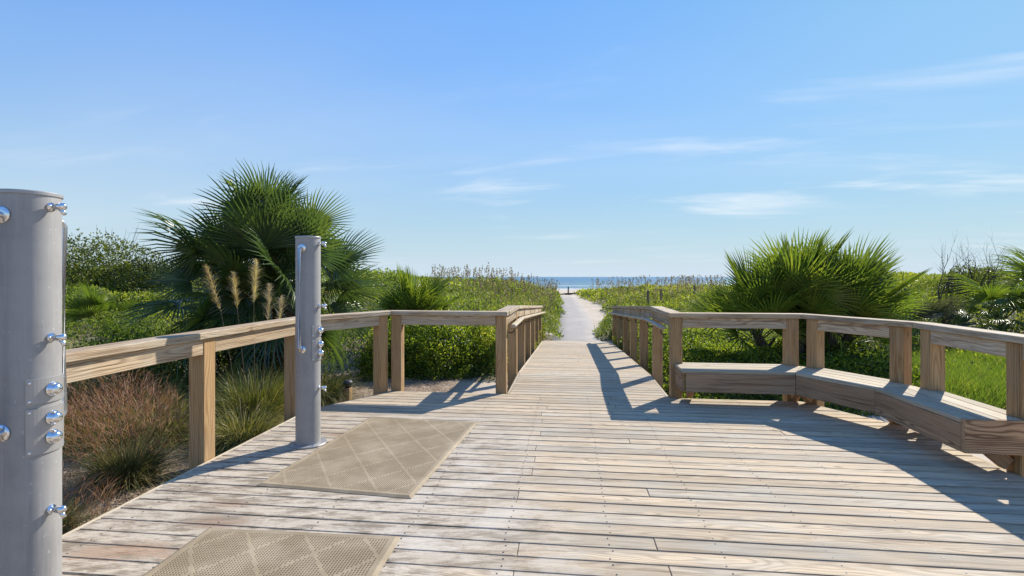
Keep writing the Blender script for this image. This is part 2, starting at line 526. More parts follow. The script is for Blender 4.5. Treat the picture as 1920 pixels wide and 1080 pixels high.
def value_noise(x, y, seed=0):
    xi, yi = np.floor(x).astype(np.int64), np.floor(y).astype(np.int64)
    fx, fy = x - xi, y - yi
    fx, fy = fx * fx * (3 - 2 * fx), fy * fy * (3 - 2 * fy)

    def h(a, b):
        n = (a * 374761393 + b * 668265263 + seed * 974634777) & 0xffffffff
        n = ((n ^ (n >> 13)) * 1274126177) & 0xffffffff
        return ((n ^ (n >> 16)) & 0xffff) / 65535.0
    return (h(xi, yi) * (1 - fx) + h(xi + 1, yi) * fx) * (1 - fy) + (h(xi, yi + 1) * (1 - fx) + h(xi + 1, yi + 1) * fx) * fy


def fbm(x, y, seed=0, o=3):
    s, a, tot = 0, 1.0, 0
    for k in range(o):
        s = s + a * value_noise(x * 2 ** k, y * 2 ** k, seed + k)
        tot += a
        a *= 0.5
    return s / tot


def sst(a, b, x):
    t = np.clip((x - a) / (b - a), 0, 1)
    return t * t * (3 - 2 * t)


# ------------------------------------------------------------------ terrain, path, sea
SEA = -1.6


def path_x(y):
    return np.interp(y, [-30, 6.5, 15.2, 25, 34, 43, 60, 140], [-2.8, 0.97, 1.95, 3.06, 3.86, 4.57, 5.7, 10.0])


def path_z(y):
    return np.interp(y, [-50, 9, 15.4, 30, 43, 52, 130, 180, 4000], [-0.42, -0.42, -0.44, -0.28, -0.10, -0.12, SEA - 0.02, SEA - 1.2, SEA - 30])


def terrain(x, y):
    x = np.asarray(x, float)
    y = np.asarray(y, float)
    pc, pz = path_x(y), path_z(y)
    d = x - pc
    nl = fbm(x * 0.16, y * 0.16, 5)
    nf = fbm(x * 0.9, y * 0.9, 9) - 0.5
    beach = 1 - sst(46, 62, y)
    dl, dr = np.maximum(-d - 0.85, 0), np.maximum(d - 1.3, 0)
    left = (0.80 * sst(9.5, 20, y) * sst(0, 4.5, dl) + 0.55 * sst(-6, -9, x) * sst(7, 14, y)) * (0.65 + 0.7 * nl)
    right = (0.38 * sst(15, 30, y) * sst(0, 6, dr)) * (0.6 + 0.6 * nl) + 0.95 * sst(9, 16, x - 0.32 * np.maximum(y - 12, 0)) * sst(9, 18, y)
    onp = np.maximum(sst(0, 1.2, dl), sst(0, 1.2, dr))
    return pz + (left + right) * beach + nf * 0.12 * onp + 0.02 * nf


def axis_pts(lo, hi, fine_lo, fine_hi, step, grow=1.18):
    a = list(np.arange(fine_lo, fine_hi + 1e-6, step))
    s, q = step, fine_hi
    while q < hi:
        s *= grow
        q += s
        a.append(min(q, hi))
    s, q = step, fine_lo
    while q > lo:
        s *= grow
        q -= s
        a.insert(0, max(q, lo))
    return np.array(sorted(set(a)))


xs = axis_pts(-2500, 2500, -14, 18, 0.22)
ys = axis_pts(-900, 400, -4, 60, 0.25)
GX, GY = np.meshgrid(xs, ys)
GZ = terrain(GX, GY)
nxg, nyg = len(xs), len(ys)
idx = np.arange(nxg * nyg).reshape(nyg, nxg)
quads = np.stack([idx[:-1, :-1], idx[:-1, 1:], idx[1:, 1:], idx[1:, :-1]], -1).reshape(-1, 4)


def canopy(x, y):
    """height of the low plant cover above the sand (0 = bare)"""
    pc = path_x(y)
    d = x - pc
    mound = fbm(x * 0.75, y * 0.75, 21, 3)
    big = fbm(x * 0.25, y * 0.25, 31, 2)
    dl, dr = -d - 0.80, d - 0.95
    lc = sst(-0.1, 0.6, dl + 0.22 + 0.5 * (mound - 0.5)) * (0.12 + 0.95 * mound)
    lc = lc * np.maximum(sst(9.2, 10.2, y + 0.9 * (big - 0.5)), sst(-5.6, -6.6, x) * sst(7.6, 8.6, y)) * (1 - sst(40, 52, y + 6 * (big - 0.5)))
    sandm = 0.9 * sst(17, 26, y) * (1 - 0.7 * sst(30, 42, y))
    rc = sst(-0.1, 0.6, dr + 0.12 - sandm + 0.7 * (mound - 0.5)) * (0.08 + 0.75 * mound)
    rc = rc * sst(6.9, 8.0, y + 0.0 * x) * (1 - sst(44, 54, y + 6 * (big - 0.5)))
    return np.where(d < 0, lc, rc)


veg = np.clip(canopy(GX, GY) * 4, 0, 1)
me = mesh_np('ground', np.stack([GX, GY, GZ], -1), quads, [], tint=veg.ravel(), smooth=True)
m_, t_ = new_mat('sand_ground')
pos = t_.n('ShaderNodeNewGeometry').outputs['Position']
px, py, pz = t_.sep(pos)
a_, _ = t_.noise(pos, 1.3, 5, 0.6)
b_, _ = t_.noise(pos, 28.0, 4, 0.7)
sand = t_.mix(t_.ss(a_, 0.3, 0.7), (0.52, 0.44, 0.345), (0.41, 0.335, 0.255))
sand = t_.mix(t_.m('MULTIPLY', t_.ss(b_, 0.48, 0.75), 0.5), sand, (0.30, 0.24, 0.18))
litter = t_.mix(t_.ss(b_, 0.35, 0.65), (0.10, 0.085, 0.045), (0.20, 0.16, 0.09))
veg_a = t_.n('ShaderNodeAttribute', attribute_name='tint').outputs['Fac']
col = t_.mix(t_.m('MULTIPLY', veg_a, 0.92), sand, litter)
# planting bed left of the deck: bark mulch and pine straw
mulch = t_.mix(t_.ss(b_, 0.35, 0.68), (0.16, 0.105, 0.07), (0.40, 0.32, 0.24))
bed = t_.m('MULTIPLY', t_.m('SUBTRACT', 1.0, t_.ss(t_.m('ADD', px, t_.m('MULTIPLY', a_, 1.0)), -1.0, 0.3)),
           t_.m('SUBTRACT', 1.0, t_.ss(py, 10.5, 13.0)))
col = t_.mix(bed, col, mulch)
wet = t_.ss(t_.m('ADD', py, t_.m('MULTIPLY', a_, 6.0)), 95.0, 122.0)
col = t_.mix(t_.m('MULTIPLY', wet, 0.5), col, (0.27, 0.23, 0.18))
hb = t_.m('ADD', t_.m('MULTIPLY', a_, 0.6), t_.m('MULTIPLY', b_, 0.4))
finish(t_, col, 0.9, bump=hb, bump_s=0.5, bump_d=0.05, spec=0.2)
me.materials.append(m_)
g_ = put(bpy.data.objects.new('ground', me), Matrix())
tag(g_, 'pale sand dune ground with mulched planting bed beside the deck', kind='structure')

# grey path of roll-out beach matting, laid over the sand
py_ = np.linspace(15.15, 43.2, 90)
rowsP = []
for i, yv in enumerate(py_):
    cxp, zc = path_x(yv), path_z(yv)
    wv = 0.76
    jag = 0.05 * (fbm(np.array([yv * 0.8]), np.array([3.1]), 77)[0] - 0.5)
    ex = np.array([-wv + jag, -wv + jag + 0.03, -0.25, 0.25, wv + jag - 0.03, wv + jag])
    zz0 = np.array([-0.02, 0.014, 0.018, 0.018, 0.014, -0.02]) + np.array([0, 0, 0, 0, 0, 0])
    tz = terrain(cxp + ex, np.full(6, yv))
    rowsP.append(np.stack([cxp + ex, np.full(6, yv), np.maximum(tz, zc) + zz0], -1))
VP = np.array(rowsP)
idp = np.arange(90 * 6).reshape(90, 6)
qp = np.stack([idp[:-1, :-1], idp[:-1, 1:], idp[1:, 1:], idp[1:, :-1]], -1).reshape(-1, 4)
m_, t_ = new_mat('path_mat')
pos = t_.n('ShaderNodeNewGeometry').outputs['Position']
a_, _ = t_.noise(pos, 0.9, 5, 0.65)
b_, _ = t_.noise(pos, 24.0, 3, 0.7)
px, py, pz = t_.sep(pos)
seam = t_.m('ABSOLUTE', t_.m('SUBTRACT', t_.m('FRACT', t_.m('DIVIDE', py, 1.5)), 0.5))
col = t_.mix(t_.ss(b_, 0.35, 0.7), (0.29, 0.262, 0.235), (0.38, 0.343, 0.305))
col = t_.mix(t_.m('MULTIPLY', t_.ss(a_, 0.45, 0.70), 0.5), col, (0.46, 0.41, 0.35))
col = t_.mix(t_.m('SUBTRACT', 1.0, t_.ss(seam, 0.0, 0.02)), col, (0.24, 0.23, 0.23))
col = t_.mix(t_.ss(t_.m('ADD', py, t_.m('MULTIPLY', a_, 9.0)), 43.0, 49.0), col, (0.48, 0.41, 0.33))
finish(t_, col, 0.85, bump=b_, bump_s=0.3, bump_d=0.01, spec=0.2)
o = put(bpy.data.objects.new('path', mesh_np('path', VP, qp, m_, smooth=True)), Matrix())
tag(o, 'grey roll-out matting path running through the dunes to the beach', kind='structure')

# sea
m_, t_ = new_mat('sea_water')
pos = t_.n('ShaderNodeNewGeometry').outputs['Position']
px, py, pz = t_.sep(pos)
wv_, _ = t_.noise(t_.xyz(t_.m('MULTIPLY', px, 0.22), t_.m('MULTIPLY', py, 0.55), 0.0), 1.0, 5, 0.62)
w2_, _ = t_.noise(t_.xyz(t_.m('MULTIPLY', px, 0.012), t_.m('MULTIPLY', py, 0.02), 0.0), 1.0, 3, 0.5)
deep = t_.mix(t_.ss(w2_, 0.35, 0.65), (0.035, 0.115, 0.205), (0.05, 0.145, 0.225))
shal = t_.mix(t_.ss(py, 125.0, 420.0), (0.12, 0.20, 0.22), deep)
fn, _ = t_.noise(t_.xyz(t_.m('MULTIPLY', px, 0.05), t_.m('MULTIPLY', py, 0.09), 4.0), 1.0, 4, 0.6)
f1 = t_.m('SUBTRACT', 1.0, t_.ss(t_.m('ADD', py, t_.m('MULTIPLY', fn, 22.0)), 139.0, 147.0))
f2 = t_.m('SUBTRACT', 1.0, t_.ss(t_.m('ABSOLUTE', t_.m('SUBTRACT', t_.m('ADD', py, t_.m('MULTIPLY', fn, 40.0)), 195.0)), 2.0, 9.0))
foam = t_.m('MULTIPLY', t_.m('ADD', f1, t_.m('MULTIPLY', f2, 0.3), clamp=True), t_.ss(wv_, 0.30, 0.45))
col = t_.mix(foam, shal, (0.85, 0.87, 0.88))
b = finish(t_, col, t_.m('ADD', 0.28, t_.m('MULTIPLY', foam, 0.5)), bump=wv_, bump_s=0.9, bump_d=0.9, spec=0.35)
M['sea'] = m_
sx = np.array([-30000, -2000, -300, 0, 300, 2000, 30000.0])
sy = np.array([95.0, 140, 200, 400, 1000, 4000, 14000, 45000])
SXg, SYg = np.meshgrid(sx, sy)
ids = np.arange(SXg.size).reshape(SXg.shape)
qs = np.stack([ids[:-1, :-1], ids[:-1, 1:], ids[1:, 1:], ids[1:, :-1]], -1).reshape(-1, 4)
o = put(bpy.data.objects.new('sea', mesh_np('sea', np.stack([SXg, SYg, np.full_like(SXg, SEA)], -1), qs, m_)), Matrix())
tag(o, 'blue sea with a line of white surf along the beach', kind='structure')

# ------------------------------------------------------------------ deck
PITCH = 0.141
BD = 0.515
rail_c = [Vector(p) for p in ((1.125, 0.075), (2.66, 0.075), (3.31, -1.05), (3.31, -6.8))]     # right rail line, going towards the camera
edge_r = offset_poly(rail_c, 0.115)            # plank ends
edge_rim = offset_poly(rail_c, 0.078)          # outer face of the rim board
U1, U2, V2 = edge_r[1].x, edge_r[2].x, edge_r[2].y


def half_width(v):
    if v >= V2:
        k = (edge_r[1].y - v) / (edge_r[1].y - V2)
        return U1 + (U2 - U1) * max(0.0, k)
    return U2


deck = empty('boardwalk_deck', UVM.copy())
tag(deck, 'weathered timber boardwalk platform of long cross planks', kind='structure')
VTOP = edge_r[0].y
for r in range(49):
    v1 = VTOP - r * PITCH
    v0 = v1 - PITCH + random.choice((0.006, 0.008, 0.010, 0.014))
    k = random.choice((0, 1, 2, 3, 4, 4, 4))
    if k == 4:
        cuts = []
    elif k == 0:
        cuts = [-0.55 + random.uniform(-0.06, 0.06)]
    elif k == 1:
        cuts = [0.30 + random.uniform(-0.05, 0.05)]
    elif k == 2:
        cuts = [random.choice([-2.1, 1.9, -0.5]) + random.uniform(-0.1, 0.1)]
    else:
        cuts = [0.28 + random.uniform(-0.04, 0.04)] if random.random() < 0.6 else [-0.52]
    edges = [None] + cuts + [None]
    for j in range(len(edges) - 1):
        a, b = edges[j], edges[j + 1]
        l0 = -half_width(v0) if a is None else a + 0.0018
        l1 = -half_width(v1) if a is None else a + 0.0018
        h0 = half_width(v0) if b is None else b - 0.0018
        h1 = half_width(v1) if b is None else b - 0.0018
        dz = random.uniform(-0.0022, 0.0)
        prism('plank', [(l0, v0), (h0, v0), (h1, v1), (l1, v1)], -0.038 + dz, dz, M['deck'],
              UVM @ Matrix.Rotation(0, 4, 'Z'), deck, 0.0035)
for s in (1, -1):
    for i in range(3):
        a, b = edge_rim[i], edge_rim[i + 1]
        c, d = offset_poly(rail_c, 0.112)[i + 1], offset_poly(rail_c, 0.112)[i]
        ang = math.atan2(b.y - a.y, (b.x - a.x) * s)
        fr = UVM @ Matrix.Rotation(ang, 4, 'Z')
        iv = Matrix.Rotation(-ang, 4, 'Z')
        if i == 0:
            a, d = Vector((1.07, a.y)), Vector((1.07, d.y))
        pts = [(iv @ Vector((q.x * s, q.y, 0))).to_2d()[:] for q in (a, b, c, d)]
        prism('rim_board', pts, -0.30, -0.006, M['seat'], fr, deck, 0.004)
for u in np.arange(-3.0, 3.01, 0.6):
    vt = VTOP - 0.05 if abs(u) < 2.5 else -1.2
    fr = UVM @ Matrix.Translation((float(u), 0, 0)) @ Matrix.Rotation(math.pi / 2, 4, 'Z')
    prism('joist', rect(-6.7, vt, -0.02, 0.02), -0.26, -0.045, M['joist'], fr, deck, 0)

# screw heads, two per board at every joist
sc_v, sc_f = [], []
for r in range(49):
    for u in np.arange(-3.0, 3.01, 0.6):
        for dv in (0.032, 0.108):
            vv_ = VTOP - r * PITCH - dv + random.uniform(-0.006, 0.006)
            uu_ = float(u) + random.uniform(-0.012, 0.012)
            if abs(uu_) > half_width(vv_) - 0.03:
                continue
            b0 = len(sc_v)
            for k_ in range(6):
                sc_v.append((uu_ + 0.0055 * math.cos(k_ * math.pi / 3), vv_ + 0.0055 * math.sin(k_ * math.pi / 3), 0.0006))
            sc_f += [(b0, b0 + 1, b0 + 2), (b0, b0 + 2, b0 + 3), (b0, b0 + 3, b0 + 4), (b0, b0 + 4, b0 + 5)]
o = put(bpy.data.objects.new('screw_heads', mesh_np('screw_heads', np.array(sc_v), None, M['dark'], tris=np.array(sc_f))), UVM.copy(), deck)
o['kind'] = 'stuff'

# ramp / walkway
V_FLAT, V_END, Z_END = 1.5, 8.95, -0.425
SL = math.atan2(-Z_END, V_END - V_FLAT)


def ramp_z(v):
    return 0.0 if v <= V_FLAT else (v - V_FLAT) * Z_END / (V_END - V_FLAT)


ramp = empty('boardwalk_ramp', UVM.copy())
tag(ramp, 'narrow timber walkway sloping down from the platform towards the dune path', kind='structure')
v = VTOP + 0.006
while v < V_END:
    vc = v + PITCH / 2
    fr = UVM @ Matrix.Translation((0, vc, ramp_z(vc))) @ Matrix.Rotation(-SL if vc > V_FLAT else 0, 4, 'X')
    gap = random.uniform(0.005, 0.009)
    dz = random.uniform(-0.002, 0)
    if random.random() < 0.12:
        c = random.uniform(-0.4, 0.4)
        segs = [(-1.005, c - 0.003), (c + 0.003, 1.005)]
    else:
        segs = [(-1.005, 1.005)]
    for (a, b) in segs:
        prism('plank', rect(a, b, -PITCH / 2 + gap, PITCH / 2), -0.038 + dz, dz, M['deck'], fr, ramp, 0.0035)
    v += PITCH
for s in (1, -1):
    for (va, vb) in ((0.01, V_FLAT), (V_FLAT + 0.004, V_END)):
        p0 = W3(s * 1.027, va, ramp_z(va) - 0.12)
        p1 = W3(s * 1.027, vb, ramp_z(vb) - 0.12)
        board3('rim_board', p0, p1, 0.225, 0.036, M['seat'], ramp)
for u in (-0.6, 0.0, 0.6):
    for (va, vb) in ((0.02, V_FLAT), (V_FLAT + 0.01, V_END - 0.05)):
        board3('joist', W3(u, va, ramp_z(va) - 0.15), W3(u, vb, ramp_z(vb) - 0.15), 0.2, 0.04, M['joist'], ramp, bev=0)

# ------------------------------------------------------------------ railings
ZT, ZC = 1.07, 1.015          # cap top / underside
ZF0, ZF1 = 0.885, 1.012       # face board


def deck_railing(s, label, extra_posts):
    ex, ey = W(s * 2.0, 0)
    root = empty('railing', Matrix.Translation((ex, ey, 0)))
    tag(root, label, 'railing', 'timber railings of the boardwalk')
    inner, outer = offset_poly(rail_c, 0.10), offset_poly(rail_c, -0.085)
    for i in range(3):
        ps = [outer[i], outer[i + 1], inner[i + 1], inner[i]]
        d = rail_c[i + 1] - rail_c[i]
        ang = math.atan2(d.y, d.x * s)
        iv = Matrix.Rotation(-ang, 4, 'Z')
        pts = []
        for k, q in enumerate(ps):
            qq = Vector((q.x * s, q.y, 0))
            if i == 0 and k in (0, 3):
                qq.x = s * 1.035
            pts.append((iv @ qq).to_2d()[:])
        # split the long cap into boards with a butt joint, a hair of gap at the mitres
        prism('cap_rail', pts, ZC, ZT, M['rail'], UVM @ Matrix.Rotation(ang, 4, 'Z'), root, 0.005)
    # posts: (segment, distance along it)
    spots = []
    for i, ds in enumerate(extra_posts):
        d = (rail_c[i + 1] - rail_c[i])
        L = d.length
        d = d.normalized()
        for q in ds:
            q = q if q >= 0 else L + q
            p = rail_c[i] + d * q
            ang = math.atan2(d.y, d.x * s)
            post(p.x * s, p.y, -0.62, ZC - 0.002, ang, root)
            spots.append((i, q))
    for i in range(3):
        d = (rail_c[i + 1] - rail_c[i])
        L = d.length
        d = d.normalized()
        nrm = Vector((d.y, -d.x))
        qs = sorted(q for (k, q) in spots if k == i)
        lims = [(qs[j] + 0.071, qs[j + 1] - 0.071) for j in range(len(qs) - 1)]
        for (a, b) in lims:
            p0 = rail_c[i] + d * a + nrm * 0.046
            p1 = rail_c[i] + d * b + nrm * 0.046
            board3('face_board', W3(p0.x * s, p0.y, (ZF0 + ZF1) / 2), W3(p1.x * s, p1.y, (ZF0 + ZF1) / 2), ZF1 - ZF0, 0.038, M['rail'], root)
            p0 = rail_c[i] + d * a - nrm * 0.046
            p1 = rail_c[i] + d * b - nrm * 0.046
            board3('face_board', W3(p0.x * s, p0.y, (ZF0 + ZF1) / 2), W3(p1.x * s, p1.y, (ZF0 + ZF1) / 2), ZF1 - ZF0, 0.038, M['rail'], root)
    return root


deck_railing(-1, 'pale sunlit timber railing behind the two shower columns', [[0.0, -0.11], [0.16, -0.11], [0.18, 1.60, 3.05, 4.5, 5.7]])
deck_railing(1, 'brown timber railing with paired posts rising behind the corner bench', [[0.0, -0.14], [0.17, -0.19], [0.16, 1.155, 2.6, 4.1, 5.7]])


def ramp_railing(s, label):
    U = s * 1.125
    ex, ey = W(U, 4)
    root = empty('railing', Matrix.Translation((ex, ey, 0)))
    tag(root, label, 'railing', 'timber railings of the boardwalk')
    vs = [1.42, 2.87, 4.3, 5.7, 7.2, 8.68]
    ve = 8.82
    for a, b in ((0.17, V_FLAT), (V_FLAT + 0.003, ve)):
        za, zb = ramp_z(a), ramp_z(b)
        zc = (ZT + ZC) / 2
        board3('cap_rail', W3(U - s * 0.005, a, za + zc), W3(U - s * 0.005, b, zb + zc), 0.185, ZT - ZC, M['rail'], root,
               side=Vector((CT, -ST, 0)))
    allv = [0.075] + vs
    for vp in vs:
        z = ramp_z(vp)
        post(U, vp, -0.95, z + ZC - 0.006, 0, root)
    for j in range(len(allv) - 1):
        a, b = allv[j] + 0.073, allv[j + 1] - 0.073
        zf = (ZF0 + ZF1) / 2
        for sd in (0.046, -0.046):
            uu = U - s * sd
            board3('face_board', W3(uu, a, ramp_z(a) + zf), W3(uu, b, ramp_z(b) + zf), ZF1 - ZF0, 0.038, M['rail'], root)
    # grab rail on brackets, inside face
    hu = U - s * 0.145
    hz = 0.865
    a, b = 0.16, 9.0
    for (va, vb) in ((a, V_FLAT), (V_FLAT + 0.003, b)):
        board3('grab_rail', W3(hu, va, ramp_z(va) + hz), W3(hu, vb, ramp_z(vb) + hz), 0.045, 0.075, M['seat'], root, bev=0.014)
    for vb in [0.30] + vs:
        z = ramp_z(vb) + hz - 0.06
        # J-shaped bracket: plate arm from the post to under the rail
        pts = [W3(U - s * 0.068, vb, z - 0.035), W3(U - s * 0.11, vb, z - 0.045), W3(hu, vb, z - 0.02), W3(hu, vb, z + 0.036)]
        bm = bmesh.new()
        tube_bm(bm, pts, [0.009] * 4, 8)
        bm_obj('bracket', bm, M['dark'], Matrix(), root, True)
    return root


def tube_bm(bm, pts, radii, n=8, cap=True):
    pts = [Vector(p) for p in pts]
    rings = []
    up = None
    for i, p in enumerate(pts):
        if i == 0:
            d = pts[1] - pts[0]
        elif i == len(pts) - 1:
            d = pts[-1] - pts[-2]
        else:
            d = (pts[i + 1] - p).normalized() + (p - pts[i - 1]).normalized()
        d.normalize()
        if up is None:
            up = Vector((0, 0, 1)) if abs(d.z) < 0.9 else Vector((1, 0, 0))
        x = up.cross(d)
        if x.length < 1e-5:
            x = Vector((1, 0, 0)).cross(d)
        x.normalize()
        y = d.cross(x)
        up = y.copy() if False else up
        rings.append([bm.verts.new(p + (x * math.cos(a) + y * math.sin(a)) * radii[i])
                      for a in [2 * math.pi * k / n for k in range(n)]])
    for i in range(len(rings) - 1):
        for k in range(n):
            bm.faces.new((rings[i][k], rings[i][(k + 1) % n], rings[i + 1][(k + 1) % n], rings[i + 1][k]))
    if cap:
        bm.faces.new(rings[0][::-1])
        bm.faces.new(rings[-1])


ramp_railing(-1, 'sunlit timber railing with a grab rail along the left of the sloping walkway')
ramp_railing(1, 'shaded timber railing with a grab rail along the right of the sloping walkway')

# ------------------------------------------------------------------ corner bench
bench = empty('corner_bench', Matrix.Translation((*W(2.6, -0.5), 0)))
tag(bench, 'long angled timber bench with deep front boards against the right railing', 'bench')
bl = [rail_c[0], rail_c[1], rail_c[2], Vector((3.31, -2.30))]
ZS = 0.43


def strip(a_off, b_off, z0, z1, name, mat, first_u=1.10, bev=0.004, last=True):
    A, B = offset_poly(bl, a_off), offset_poly(bl, b_off)
    for i in range(3):
        q = [A[i], A[i + 1], B[i + 1], B[i]]
        if i == 0:
            q[0], q[3] = Vector((first_u, q[0].y)), Vector((first_u, q[3].y))
        d = bl[i + 1] - bl[i]
        ang = math.atan2(d.y, d.x)
        # leave a hairline at the mitres
        iv = Matrix.Rotation(-ang, 4, 'Z')
        loc = [(iv @ Vector((p.x, p.y, 0))).to_2d() for p in q]
        e = 0.0015
        loc = [Vector((loc[0].x + e, loc[0].y)), Vector((loc[1].x - e, loc[1].y)), Vector((loc[2].x - e, loc[2].y)), Vector((loc[3].x + e, loc[3].y))]
        prism(name, [p[:] for p in loc], z0, z1, mat, UVM @ Matrix.Rotation(ang, 4, 'Z'), bench, bev)


for (a, b) in ((0.076, 0.221), (0.226, 0.366), (0.371, BD)):
    strip(a, b, ZS - 0.038, ZS - random.uniform(0, 0.0015), 'seat_board', M['seat'])
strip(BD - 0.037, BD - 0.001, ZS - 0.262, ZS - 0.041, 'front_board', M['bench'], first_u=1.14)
# short boards filling the seat between the posts
for i, segs in enumerate((((0.075, 1.325),), ((0.245, 1.03),), ((0.235, 1.08),))):
    d = (bl[i + 1] - bl[i]).normalized()
    nrm = Vector((d.y, -d.x))
    for (a, b) in segs:
        p0, p1 = bl[i] + d * a + nrm * 0.012, bl[i] + d * b + nrm * 0.012
        board3('seat_board', W3(p0.x, p0.y, ZS - 0.0195), W3(p1.x, p1.y, ZS - 0.0195), 0.115, 0.037, M['seat'], bench, side=Vector((nrm.x * CT + nrm.y * ST, -nrm.x * ST + nrm.y * CT, 0)))
# end boards
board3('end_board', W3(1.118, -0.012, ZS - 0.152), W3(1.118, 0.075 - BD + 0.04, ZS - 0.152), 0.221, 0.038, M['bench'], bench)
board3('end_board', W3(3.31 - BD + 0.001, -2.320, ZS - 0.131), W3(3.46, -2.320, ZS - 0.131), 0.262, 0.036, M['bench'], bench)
# diagonal braces from the posts to the front board
for i, q in ((0, 0.14), (0, 1.395), (1, 0.17), (1, 1.11), (2, 0.16), (2, 1.13)):
    d = (bl[i + 1] - bl[i]).normalized()
    nrm = Vector((d.y, -d.x))
    p = bl[i] + d * q
    a = p + nrm * 0.10
    b = p + nrm * 0.43
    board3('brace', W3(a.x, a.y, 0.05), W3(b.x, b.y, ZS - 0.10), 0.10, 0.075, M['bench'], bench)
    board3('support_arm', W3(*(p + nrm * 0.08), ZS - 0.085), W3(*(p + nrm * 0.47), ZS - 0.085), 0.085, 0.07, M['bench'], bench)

# ------------------------------------------------------------------ showers


def lathe(bm, prof, n=40, cap0=True, cap1=True):
    rings = []
    for (r, z) in prof:
        rings.append([bm.verts.new((r * math.cos(2 * math.pi * k / n), r * math.sin(2 * math.pi * k / n), z)) for k in range(n)])
    for i in range(len(rings) - 1):
        for k in range(n):
            bm.faces.new((rings[i][k], rings[i][(k + 1) % n], rings[i + 1][(k + 1) % n], rings[i + 1][k]))
    if cap0:
        bm.faces.new(rings[0][::-1])
    if cap1:
        bm.faces.new(rings[-1])


RC, HC = 0.108, 1.885


